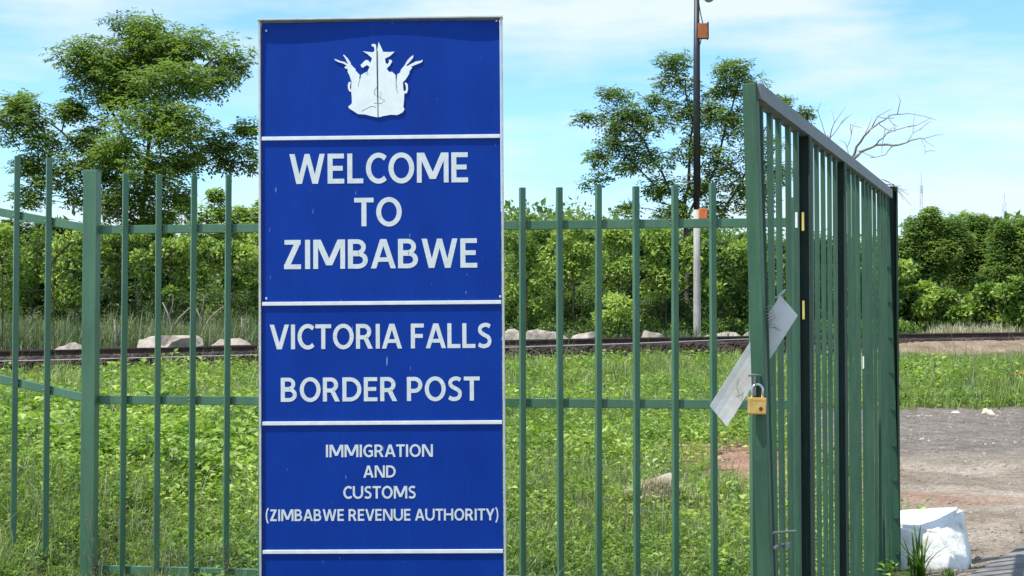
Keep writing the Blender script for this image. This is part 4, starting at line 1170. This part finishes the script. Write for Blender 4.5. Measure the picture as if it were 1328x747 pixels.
link('emblem_joint', bm_mesh(bm, 'emblem_joint'), M['black'], sign)

def straw_clump(px, py, D, n, h, seed, label):
    r = np.random.default_rng(seed)
    x = (px - 664) / FPX * D; z = float(G(x, D))
    a = r.uniform(0, 6.283, n); q = np.sqrt(r.random(n))
    bx_ = np.cos(a) * q * .30; by_ = np.sin(a) * q * .16
    b = np.stack([bx_, by_, .16 * (1 - q * q) + r.uniform(-.02, .03, n)], 1)
    V, F, T = blades(r, b, h * r.uniform(.5, 1.2, n), np.full(n, .006), np.abs(r.normal(1.1, .5, n)), np.clip(r.normal(.6, .25, n), 0, 1), segs=3)
    o = link('straw_clump', np_mesh('straw_clump', V, F, T), M['dry']); o.location = (x, D, z)
    tag(o, label, 'dry grass')
straw_clump(852, 640, 11.5, 900, .10, 501, 'matted straw coloured grass growing over the half buried stone')

# ------------------------------------------------------------------ green palisade fence
TH = 0.143
def FY(x): return 8.157 - TH * x
fence = empty('picket_fence', (-0.5, FY(-0.5), 0))
tag(fence, 'green steel picket fence running level behind the blue sign', 'fence')
fdir = Vector((1, -TH, 0)).normalized()
def child(me, mat, parent, name, base):
    o = link(name, me, mat, parent); o.location = -Vector(base); return o
fb = fence.location.copy()
def weld(bm, p, s=.008):
    r = bmesh.ops.create_icosphere(bm, subdivisions=1, radius=s)
    bmesh.ops.transform(bm, matrix=Matrix.Translation(p) @ Matrix.Diagonal((1.2, .6, 1, 1)), verts=r['verts'])
def picket_mesh(bx, by, z0, z1, lean=0.0, w=.034, yaw=10, d=.030):
    bm = bmesh.new()
    side = Vector((math.cos(R(yaw)), math.sin(R(yaw)), 0))
    bar_bm(bm, (bx, by, z0), (bx + lean, by, z1), w, d, side, .0025)
    return bm
def rail_piece(parent, base, a, b, h=.052, t=.030):
    bm = bmesh.new()
    bar_bm(bm, a, b, t, h, Vector((0, 1, 0)), .003)
    child(bm_mesh(bm, 'rail'), M['green'], parent, 'rail', base)
railz = (2.168, 1.122, 0.085)
posts_x = [-2.586, -0.83, 1.63]
for i, x in enumerate(posts_x):
    w = .086
    bm = bmesh.new(); bar_bm(bm, (x, FY(x), -.4), (x, FY(x), 2.53 if i < 2 else 2.3), w, .09, Vector((math.cos(R(1)), -math.sin(R(1)), 0)), .005)
    # welded cap plate
    add_box(bm, (x, FY(x), 2.532 if i < 2 else 2.302), (.092, .088, .006), Matrix.Rotation(R(-1), 3, 'Z'))
    child(bm_mesh(bm, 'post'), M['green'], fence, 'post', fb)
segs = [(posts_x[0] + .05, posts_x[1] - .05), (posts_x[1] + .05, posts_x[2] - .05)]
for si, (xa, xb) in enumerate(segs):
    for z in railz:
        rail_piece(fence, fb, (xa, FY(xa) + .032, z), (xb, FY(xb) + .032, z))
pick = [(-2.374 + .217 * n, 2.505 - .006 * n, 0) for n in range(7)] + [(.0634 + .2192 * n, 2.388 + .004 * (n % 3), 1) for n in range(-3, 8)]
for x, zt_, si in pick:
    if x > posts_x[2] - .04: continue
    zt2 = zt_ + random.uniform(-.006, .006)
    bm = picket_mesh(x, FY(x), .0, zt2, random.uniform(-.006, .004), yaw=random.uniform(20, 27))
    for z in railz:
        pass
    pko = child(bm_mesh(bm, 'picket'), M['green'], fence, 'picket', fb)
    bm = bmesh.new()
    for z in railz:
        for sx in (-.0225, .0225):
            for q in range(3): weld(bm, Vector((x + sx, FY(x) + .010, z - .02 + .02 * q + random.uniform(-.005, .005))), random.uniform(.004, .0075))
    tag(link('weld_bead', bm_mesh(bm, 'weld_bead'), M['weld'], pko), kind='stuff')
# climbing section to the left
lf = empty('picket_fence', (-3.6, 8.78, .25))
tag(lf, 'short green picket fence section climbing uphill left of the thick post', 'fence')
lb_ = lf.location.copy()
def LY(x): return 8.527 + .25 * (-2.586 - x)
SL = .19
for z in railz[:2]:
    xa, xb = -5.6, -2.64
    rail_piece(lf, lb_, (xa, LY(xa) + .03, z + SL * (-2.586 - xa)), (xb, LY(xb) + .03, z + SL * (-2.586 - xb) + .003))
for k, x in enumerate([-2.876 - .218 * n for n in range(12)]):
    u = -2.586 - x
    bm = picket_mesh(x, LY(x), .05 + SL * u - .1, 2.585 + SL * u * .55, 0, yaw=27)
    for z in railz[:2]:
        for sx in (-.024, .024): weld(bm, Vector((x + sx, LY(x) + .004, z + SL * u)), .007)
    child(bm_mesh(bm, 'picket'), M['green'], lf, 'picket', lb_)
bm = bmesh.new(); bar_bm(bm, (-5.65, LY(-5.65), 0), (-5.65, LY(-5.65), 3.1), .1, .1, Vector((1, 0, 0)), .005)
child(bm_mesh(bm, 'post'), M['green'], lf, 'post', lb_)

# ------------------------------------------------------------------ open gate
GA = Vector((.878, 5.0, 0)); GB = Vector((2.375, 8.75, 0))
gd = (GB - GA).normalized(); gn = Vector((gd.y, -gd.x, 0))     # gn points to the right / camera side
gate = empty('vehicle_gate', GA)
tag(gate, 'large open green steel bar gate swung towards the camera on the right', 'gate')
gb = gate.location.copy()
GT = EYE + (HOR - 108) / FPX * 5.0        # top of the gate
GTB = EYE + (HOR - 245) / FPX * 8.75
LEN = (GB - GA).length
def gpt(s, off, z): return GA + gd * s + gn * off + Vector((0, 0, z))
def gz_top(s): return GT + (GTB - GT) * s / LEN
def gpart(bm, name, mat): return child(bm_mesh(bm, name), mat, gate, name, gb)
bm = bmesh.new()
lean = -.047
bar_bm(bm, Vector((.925, 5.0, .03)), Vector((.925 - .062, 5.0, GT)), .050, .050, gn, .003)
# cut mark / hole dark slot on the front face
gpart(bm, 'stile', M['green_gate'])
bm = bmesh.new()
bar_bm(bm, Vector((.958, 5.045, .03)), Vector((.958 - .054, 5.045, GT - .07)), .020, .006, Vector((1, -.15, 0)), .001)
bar_bm(bm, Vector((.965, 5.062, .03)), Vector((.965 - .054, 5.062, GT - .07)), .005, .03, Vector((1, -.15, 0)), .001)
gpart(bm, 'stop_angle', M['green_gate'])
bm = bmesh.new()
bar_bm(bm, gpt(-.012, 0, GT - .028), gpt(LEN + .02, 0, GTB - .028), .058, .056, Vector((0, 0, 1)), .003)
gpart(bm, 'top_rail', M['rail_grey'])
bm = bmesh.new()
bar_bm(bm, gpt(.05, 0, .09), gpt(LEN - .03, 0, .09), .05, .05, Vector((0, 0, 1)), .003)
gpart(bm, 'bottom_rail', M['green_gate'])
N_B = 24
for k in range(1, N_B):
    s = LEN * k / N_B
    if k in (6, 12): continue
    off = random.uniform(-.003, .003)
    bm = bmesh.new()
    l0 = random.uniform(-.004, .004) - (.02 if k < 5 else 0) * (5 - k) / 5
    bar_bm(bm, gpt(s, off - .0, .11), gpt(s, off + l0, gz_top(s) - .055), .0195 if k < 6 else .0185, .036 if k < 6 else .030, gn, .002)
    gpart(bm, 'gate_bar', M['green_gate'])
for k in (6, 12):
    s = LEN * k / N_B
    a0, a1 = .0, gz_top(s) - .057
    bm = bmesh.new()   # channel open towards the camera
    for offn, offs, w_, d_ in ((-.027, 0, .006, .055), (.027, 0, .006, .055), (0, .030, .060, .006)):
        bar_bm(bm, gpt(s + offs, offn, .12), gpt(s + offs, offn, a1), w_, d_, gn, .001)
    gpart(bm, 'channel_upright', M['green_dark'])
# hinge stile of the gate, a flat with bolts, leaning a little
bm = bmesh.new()
sa = Vector((P(1159.5, 747, 8.72).x, 8.72, .05)); sb = Vector((P(1148, 262, 8.72).x, 8.72, GTB - .055))
bar_bm(bm, sa, sb, .054, .020, Vector((1, 0, 0)), .002)
gpart(bm, 'hinge_stile', M['green_gate'])
for py in (345, 391, 437, 483, 530, 577, 622, 670, 716):
    z = EYE + (HOR - py) / FPX * 8.7
    t = (z - sa.z) / (sb.z - sa.z)
    p = sa.lerp(sb, t) + Vector((.006, -.014, 0))
    bm = bmesh.new()
    for rr_, dd_, yy in ((.014, .004, 0), (.0095, .012, -.006)):
        r = bmesh.ops.create_cone(bm, cap_ends=True, segments=6 if rr_ < .012 else 14, radius1=rr_, radius2=rr_, depth=dd_)
        bmesh.ops.transform(bm, matrix=Matrix.Translation(p + Vector((0, yy, 0))) @ Matrix.Rotation(R(90), 4, 'X'), verts=r['verts'])
    gpart(bm, 'bolt', M['green_gate'])
# tape marks
def tape(px, py, hpx, s_k, mat, w=.012, off=.0105):
    """thin strip on the camera side of the bar nearest that pixel"""
    best = None
    for k in range(0, 240):
        s = LEN * k / 240; q = gpt(s, off, 0)
        e = abs((664 + q.x / q.y * FPX) - px)
        if best is None or e < best[0]: best = (e, s, q)
    _, s, q = best
    s = round(s / (LEN / N_B)) * LEN / N_B if s_k is None else s_k
    q = gpt(s - .018, .0, 0); D = q.y
    z0 = EYE + (HOR - (py + hpx)) / FPX * D; z1 = EYE + (HOR - (py - hpx)) / FPX * D
    bm = bmesh.new(); bar_bm(bm, gpt(s - .018, 0, z0), gpt(s - .018, 0, z1), w, .0012, gn, 0)
    gpart(bm, 'tape_mark', mat)
s6, s12 = LEN * 6 / N_B, LEN * 12 / N_B
tape(1044, 287, 12, s6 - .012 , M['yellow'], .010)
tape(1045, 402, 12, s6 - .012, M['yellow'], .009)
tape(1033, 285, 10, LEN * 5 / N_B, M['white_tape'], .010)
tape(1093, 310, 7, s12 + LEN / N_B, M['white_tape'], .009)
tape(1093, 455, 20, s12 + LEN / N_B, M['white_tape'], .008)
tape(1119, 470, 8, LEN * 17 / N_B, M['white_tape'], .008)
# slide bolt low on the stile
bm = bmesh.new()
zb = EYE + (HOR - 690) / FPX * 5
tube_bm(bm, [(.93, 4.965, zb + .006), (1.02, 5.01, zb + .006)], .0045, 8)
tube_bm(bm, [(.935, 4.962, zb - .045), (.99, 5.02, zb - .042)], .007, 8)
add_box(bm, (.985, 4.99, zb - .042), (.016, .02, .022), bevel=.003)
gpart(bm, 'slide_bolt', M['rail_grey'])
# hinge post
gp = empty('gate_post', (P(1157.5, 400, 8.95).x, 8.95, 0))
tag(gp, 'shade-toned green steel post carrying the far end of the gate', 'post')
bm = bmesh.new()
x0 = P(1157.5, 0, 8.95).x - gp.location.x
for cx_, cy_, w_, d_ in ((-.029, .0, .006, .06), (.029, .0, .006, .06), (0, .03, .064, .006)):
    bar_bm(bm, (x0 + cx_, cy_, -.3), (x0 + cx_, cy_, EYE + (HOR - 243) / FPX * 8.95), w_, d_, Vector((1, 0, 0)), .001)
link('post_channel', bm_mesh(bm, 'post_channel'), M['green_dark'], gp)
bm = bmesh.new()
add_box(bm, (x0, 0, EYE + (HOR - 243) / FPX * 8.95 + .002), (.066, .068, .005)); link('post_cap', bm_mesh(bm, 'post_cap'), M['green_dark'], gp)
# dry straw caught on the post top
bm = bmesh.new()
for k in range(9):
    p = P(1155 + random.uniform(-4, 4), 243, 8.9)
    q = p + Vector((random.uniform(-.1, .05), 0, random.uniform(.0, .04))); e = p + Vector((random.uniform(.03, .13), 0, random.uniform(-.12, .02)))
    tube_bm(bm, [q - Vector((.05, 0, -.02)), q, p + Vector((.01, 0, .02)), e], .0013, 3)
o = link('straw_tuft', bm_mesh(bm, 'straw_tuft'), M['dry']); tag(o, 'few dry straws caught on the top of the far gate post', 'straw')

# padlock
pk = P(981, 526, 4.955)
pl = empty('padlock', pk, (0, R(1.5), 0)); tag(pl, 'brass padlock hanging on the near stile of the gate', 'padlock')
bm = bmesh.new(); add_box(bm, (0, 0, 0), (.064, .024, .060), bevel=.005)
bmesh.ops.create_cone(bm, cap_ends=True, segments=10, radius1=.003, radius2=.003, depth=.002, matrix=Matrix.Translation((.02, -.0125, -.02)) @ Matrix.Rotation(R(90), 4, 'X'))
add_box(bm, (0, -.0118, .021), (.058, .002, .004)); add_box(bm, (0, -.0118, -.024), (.058, .002, .003))
lb0 = link('lock_body', bm_mesh(bm, 'lock_body'), M['brass'], pl)
bm = bmesh.new(); tube_bm(bm, [(.012, -.0122, -.010), (.012, -.0130, -.010)], .007, 12); add_box(bm, (.012, -.0132, -.014), (.0022, .0008, .010))
link('keyhole', bm_mesh(bm, 'keyhole'), M['rust'], lb0)
bm = bmesh.new()
pts = [(-.018, 0, .02), (-.019, 0, .055)] + [(-.0185 * math.cos(a), 0, .058 + .0185 * math.sin(a)) for a in np.linspace(0, math.pi, 9)] + [(.019, 0, .055), (.018, 0, .02)]
tube_bm(bm, pts, .0048, 8); link('shackle', bm_mesh(bm, 'shackle', True), M['chrome'], pl)
bm = bmesh.new()
hp = P(978, 500, 4.965)
tube_bm(bm, [hp + Vector((-.02, .005, .036)), hp + Vector((-.006, -.006, .038)), hp + Vector((.006, -.006, .038)), hp + Vector((.022, .005, .036))], .0045, 6)
add_box(bm, hp + Vector((.0, .0, .0)), (.006, .03, .07), bevel=.001)
gpart(bm, 'hasp', M['rail_grey'])

# sheet metal plate pushed through the gate behind the stile
corners = [P(920, 526, 5.10), P(942, 553, 5.10), P(1034, 409, 5.06), P(1012, 383, 5.06)]
pc = sum(corners, Vector()) / 4
pe = empty('metal_plate', pc); tag(pe, 'long pale grey sheet plate tilted behind the near gate stile', 'plate')
bm = bmesh.new()
nu, nv = 14, 4
gridv = []
for i in range(nu + 1):
    row = []
    for j in range(nv + 1):
        u, v = i / nu, j / nv
        a = corners[0].lerp(corners[3], u); b = corners[1].lerp(corners[2], u)
        p = a.lerp(b, v) - pc
        p.y += .006 * math.sin(u * 5) + .004 * math.sin(v * 3 + u * 2)
        row.append(bm.verts.new(p))
    gridv.append(row)
for i in range(nu):
    for j in range(nv):
        bm.faces.new((gridv[i][j], gridv[i][j + 1], gridv[i + 1][j + 1], gridv[i + 1][j]))
r = bmesh.ops.extrude_face_region(bm, geom=list(bm.faces))
bmesh.ops.translate(bm, verts=[e for e in r['geom'] if isinstance(e, bmesh.types.BMVert)], vec=(0, .0025, 0))
bmesh.ops.recalc_face_normals(bm, faces=bm.faces)
link('plate_sheet', bm_mesh(bm, 'plate_sheet'), M['plate'], pe)
bm = bmesh.new()
for k in range(6):
    a = P(992 + k * .8, 399 + k * 4, 5.03) - pc; b = P(1001, 396 + k * 5, 5.0) - pc; c = P(1003 + (k % 3) * 2, 404 + k * 4, 5.02) - pc; d = P(996, 410 + k * 3, 5.05) - pc
    tube_bm(bm, [a, b, c, d], .0016, 4)
tube_bm(bm, [P(1008, 386, 5.02) - pc, P(1014, 380, 5.02) - pc, P(1018, 376, 5.05) - pc], .004, 6)
tube_bm(bm, [P(1004, 424, 5.03) - pc, P(1009, 427, 5.02) - pc, P(1012, 428, 5.03) - pc], .004, 6)
link('tie_wire', bm_mesh(bm, 'tie_wire'), M['wire'], pe)
bm = bmesh.new()
for a, b in (((957, 493), (955, 503)), ((955, 503), (958, 510)), ((954, 514), (959, 512)), ((959, 512), (957, 516)), ((960, 513), (963, 509))):
    tube_bm(bm, [P(a[0], a[1], 5.085) - pc, P(b[0], b[1], 5.085) - pc], .0008, 4)
link('scribble', bm_mesh(bm, 'scribble'), M['green_dark'], pe)

# ------------------------------------------------------------------ whitewashed block
BD = 8.98
bx = (1206 - 664) / FPX * BD
wb = bmesh.new()
def wp(px, py, D): p = P(px, py, D); return p
blk = [wp(1146, 748, BD), wp(1254, 745, BD - .02), wp(1262, 742, BD + .42), wp(1150, 740, BD + .42),
       wp(1144, 676, BD + .06), wp(1213, 690, BD + .02), wp(1246, 655, BD + .34), wp(1142, 660, BD + .40)]
vv = [wb.verts.new(p) for p in blk]
vv[1].co.x += 0
for f_ in ((0, 1, 5, 4), (1, 2, 6, 5), (2, 3, 7, 6), (3, 0, 4, 7), (4, 5, 6, 7), (3, 2, 1, 0)): wb.faces.new([vv[i] for i in f_])
bmesh.ops.recalc_face_normals(wb, faces=wb.faces)
bmesh.ops.bevel(wb, geom=list(wb.edges), offset=.022, segments=2, affect='EDGES')
bmesh.ops.triangulate(wb, faces=wb.faces)
bmesh.ops.subdivide_edges(wb, edges=wb.edges, cuts=5, use_grid_fill=True)
for v in wb.verts:
    v.co += Vector((1, -1, 1)) * 0.010 * float(fbm2(v.co.x * 7 + v.co.z * 5, v.co.y * 7 + v.co.z * 6, 8, 4, 1.0))
ctr = sum(blk, Vector()) / 8; ctr.z = 0
for v in wb.verts: v.co -= ctr
o = link('concrete_block', bm_mesh(wb, 'concrete_block', True), M['white_block']); o.location = ctr
tag(o, 'rough whitewashed concrete block lying at the foot of the gate post', 'block')

# spiky plant and loose weeds close to the fence
def spiky(name, label, px, D, n, h, seed, mat, w=.014, lean=.6, tint=.3):
    r = np.random.default_rng(seed)
    x = (px - 664) / FPX * D
    b = np.stack([x + r.normal(0, .02, n), D + r.normal(0, .02, n), np.full(n, float(G(x, D)))], 1)
    V, F, T = blades(r, b - np.array([x, D, float(G(x, D))]), h * r.uniform(.5, 1.1, n), np.full(n, w), np.abs(r.normal(lean, .3, n)), np.clip(r.normal(tint, .2, n), 0, 1), segs=5)
    o = link(name, np_mesh(name, V, F, T), mat); o.location = (x, D, float(G(x, D)))
    tag(o, label, 'plant'); return o
spiky('spiky_plant', 'spiky dark green plant in front of the white block', 1190, 8.72, 34, .36, 301, M['weed'], .018, .55, .10)
spiky('spiky_plant', 'short grass tuft at the right foot of the white block', 1228, 8.74, 60, .07, 302, M['weed'], .006, .6, .3)
spiky('spiky_plant', 'small lone upright seedling beside the gate post below the rail', 1187, 26.5, 18, .5, 303, M['weed'], .05, .25, .4)
for i, (px, lb) in enumerate([(128, 'dry wiry weed climbing the foot of the thick fence post'), (210, 'dry wiry weed at the foot of a picket left of the sign'), (300, 'dry wiry weed just left of the sign foot')]):
    r = random.Random(400 + i)
    D = 8.33; x = (px - 664) / FPX * D
    bm = bmesh.new()
    for k in range(16 if i == 0 else 9):
        p = Vector((r.uniform(-.05, .05), 0, 0)); pts = [p.copy()]
        hh = r.uniform(.2, .62 if i == 0 else .3)
        dx = r.uniform(-.12, .12)
        for j in range(1, 6):
            pts.append(p + Vector((dx * j / 5 + r.uniform(-.012, .012), r.uniform(-.02, .02), hh * j / 5)))
        tube_bm(bm, pts, .0012, 3)
        for _ in range(4):
            q = r.choice(pts[2:]); s_ = r.uniform(.003, .006)
            rr = bmesh.ops.create_icosphere(bm, subdivisions=1, radius=s_); bmesh.ops.translate(bm, verts=rr['verts'], vec=q + Vector((r.uniform(-.02, .02), 0, r.uniform(-.02, .02))))
    me = bm_mesh(bm, 'dry_weed')
    o = link('dry_weed', me, M['dry']); o.location = (x, D, float(G(x, D))); tag(o, lb, 'weed', 'dry wiry weeds at the fence foot')

# ------------------------------------------------------------------ tall pole with two orange boxes
PD = 36.5
pb = P(904, 436, PD); pb.z = float(G(pb.x, pb.y))
pole = empty('lamp_pole', pb); tag(pole, 'tall pole black above and weathered white below behind the railway', 'pole')
def pz(py): return EYE + (HOR - py) / FPX * PD - pb.z
def dxp(px): return (px - 664) / FPX * PD - pb.x
bm = bmesh.new()
tube_bm(bm, [(0, 0, -.3), (0, 0, pz(420)), (.0, 0, pz(340)), (0, 0, pz(272))], [.105, .10, .092, .085], 12)
link('lower_pole', bm_mesh(bm, 'lower_pole', True), M['pole_white'], pole)
bm = bmesh.new()
tube_bm(bm, [(0, 0, pz(272)), (.0, 0, pz(100)), (dxp(905.5), 0, pz(-30))], [.084, .078, .07], 12)
tube_bm(bm, [(.085, -.02, pz(250)), (.085, -.02, pz(60)), (.07, -.02, pz(10))], .018, 6)
link('upper_pole', bm_mesh(bm, 'upper_pole', True), M['black'], pole)
bm = bmesh.new()
add_box(bm, (dxp(912.5), -.02, pz(38.5)), (.26, .16, .40), bevel=.012)
jb = link('junction_box', bm_mesh(bm, 'junction_box'), M['orange_dull'], pole)
bm = bmesh.new(); add_box(bm, (dxp(919.3), -.02, pz(38)), (.035, .18, .44), bevel=.004); link('box_cover', bm_mesh(bm, 'box_cover'), M['rust'], jb)
bm = bmesh.new(); add_box(bm, (dxp(911.5), -.06, pz(277)), (.22, .14, .27), bevel=.012)
o = link('junction_box', bm_mesh(bm, 'junction_box'), M['orange'], pole); o['label'] = 'bright orange small box halfway down'
bm = bmesh.new()
tube_bm(bm, [(dxp(913), 0, pz(28)), (dxp(910), 0, pz(15)), (dxp(907), 0, pz(-5))], .014, 5)
tube_bm(bm, [(dxp(911), 0, pz(48)), (dxp(909), 0, pz(56)), (dxp(907), 0, pz(66))], .014, 5)
tube_bm(bm, [(dxp(910), -.05, pz(284)), (dxp(912), -.05, pz(296)), (dxp(910), -.05, pz(302)), (dxp(907), 0, pz(298))], .012, 5)
link('cable', bm_mesh(bm, 'cable'), M['black'], pole)
bm = bmesh.new()
tube_bm(bm, [(0, 0, pz(-24)), (dxp(915), -.1, pz(-14)), (dxp(920), -.15, pz(-10))], .03, 8)
add_box(bm, (dxp(920), -.2, pz(-4)), (.28, .5, .14), Matrix.Rotation(R(12), 3, 'X'), bevel=.03)
lh = link('lamp_head', bm_mesh(bm, 'lamp_head'), M['black'], pole)
bm = bmesh.new()
rr = bmesh.ops.create_uvsphere(bm, u_segments=14, v_segments=8, radius=.12)
bmesh.ops.transform(bm, matrix=Matrix.Translation((dxp(920), -.2, pz(-1))) @ Matrix.Diagonal((1, 1.6, .55, 1)), verts=rr['verts'])
link('lamp_glass', bm_mesh(bm, 'lamp_glass', True), M['glass'], lh)

# rusty posts with slanted arms of a wire fence in front of the bushes
wf = empty('wire_fence', (0, 36.3, 1.2)); tag(wf, 'rusty wire fence with slanted arms half hidden in the bushes', 'fence')
wfb = wf.location.copy()
arms = [((2, 340), (-8, 318)), ((69, 337), (92, 314)), ((205, 345), (228, 322)), ((683, 364), (693, 353)), ((731, 377), (754, 357)), ((780, 368), (791, 358)), ((810, 380), (823, 368)), ((857, 371), (866, 363)), ((880, 385), (900, 366)), ((950, 387), (966, 371)), ((1002, 388), (1018, 372))]
tips = []
for a, b in arms:
    D = 35.9 + (a[0] - 664) / FPX * 12
    D += 0.5; pa, pb2 = P(a[0], a[1], D), P(b[0], b[1], D - .5)
    pg = Vector((pa.x, pa.y, float(G(pa.x, pa.y)) - .1))
    bm = bmesh.new(); bar_bm(bm, pg + Vector((0, .1, 0)), pa, .018, .018, Vector((1, 0, 0)), .002); child(bm_mesh(bm, 'post'), M['rust'], wf, 'post', wfb)
    bm = bmesh.new(); bar_bm(bm, pa, pb2, .05, .035, Vector((0, 1, 0)), .002); child(bm_mesh(bm, 'arm'), M['rust'], wf, 'arm', wfb)
    tips.append((pa, pb2, pg))
for f_ in (0.0, .5, .95):
    bm = bmesh.new(); tube_bm(bm, [a.lerp(b, f_) for a, b, g in tips], .004, 3); child(bm_mesh(bm, 'wire_strand'), M['rust'], wf, 'wire_strand', wfb)
for f_ in (0.35, .7):
    bm = bmesh.new(); tube_bm(bm, [g.lerp(a, f_) for a, b, g in tips], .004, 3); child(bm_mesh(bm, 'wire_strand'), M['rust'], wf, 'wire_strand', wfb)

# low galvanised wire strung along the near side of the track
pts = [(-30, 469), (60, 467), (200, 463.5), (335, 460), (500, 455), (655, 450.5), (800, 446), (960, 440), (1010, 438.5)]
lw = []
for a, b in pts:
    x = (a - 664) / FPX; D = (31.57 - .95) / (1 - .459 * x); lw.append(P(a, b, D))
w0 = empty('strung_wire', lw[0]); tag(w0, 'thin pale wire strung low along the near side of the track', 'wire')
bm = bmesh.new(); tube_bm(bm, [p - lw[0] for p in lw], .008, 4); link('wire_strand', bm_mesh(bm, 'wire_strand'), M['wire'], w0)
for k in (1, 4, 8):
    p = lw[k]; g = Vector((p.x, p.y, float(G(p.x, p.y)) - .1))
    bm = bmesh.new(); bar_bm(bm, g - lw[0], p - lw[0] + Vector((0, 0, .02)), .025, .025, Vector((1, 0, 0))); link('stake', bm_mesh(bm, 'stake'), M['rust'], w0)

# two faint lattice masts on the skyline
for px, top, D, lb in ((1196, 236, 420, 'thin haze-pale lattice mast on the skyline above the dark trees'), (1304, 262, 480, 'shorter stouter lattice mast near the right edge of the skyline')):
    b = P(px, 300, D); b.z = float(G(b.x, b.y)); root = empty('lattice_mast', b); tag(root, lb, 'mast')
    H = P(px, top, D).z - b.z; w0_ = .45 if px < 1250 else .8
    bm = bmesh.new()
    for sx in (-1, 1):
        for sy in (-1, 1): tube_bm(bm, [(sx * w0_, sy * w0_, -1), (sx * w0_ * .6, sy * w0_ * .6, H)], .07, 4)
    n = 22
    for k in range(n):
        z0_, z1_ = H * k / n, H * (k + 1) / n; q = 1 - .4 * k / n
        s_ = 1 if k % 2 else -1
        tube_bm(bm, [(-s_ * w0_ * q, -w0_ * q, z0_), (s_ * w0_ * q, -w0_ * q, z1_)], .05, 3)
        tube_bm(bm, [(-w0_ * q, -s_ * w0_ * q, z0_), (-w0_ * q, s_ * w0_ * q, z1_)], .05, 3)
    link('mast_frame', bm_mesh(bm, 'mast_frame'), M['mast'], root)
    bm = bmesh.new(); tube_bm(bm, [(0, 0, H), (0, 0, H + 3)], .12, 5)
    for zz in (.9, .84) if px > 1250 else (.95,): add_box(bm, (0, -w0_, H * zz), (1.5 * w0_, .4, 2.2), bevel=.05)
    link('antenna', bm_mesh(bm, 'antenna'), M['mast'], root)
bpy.data.meshes.remove(stone)
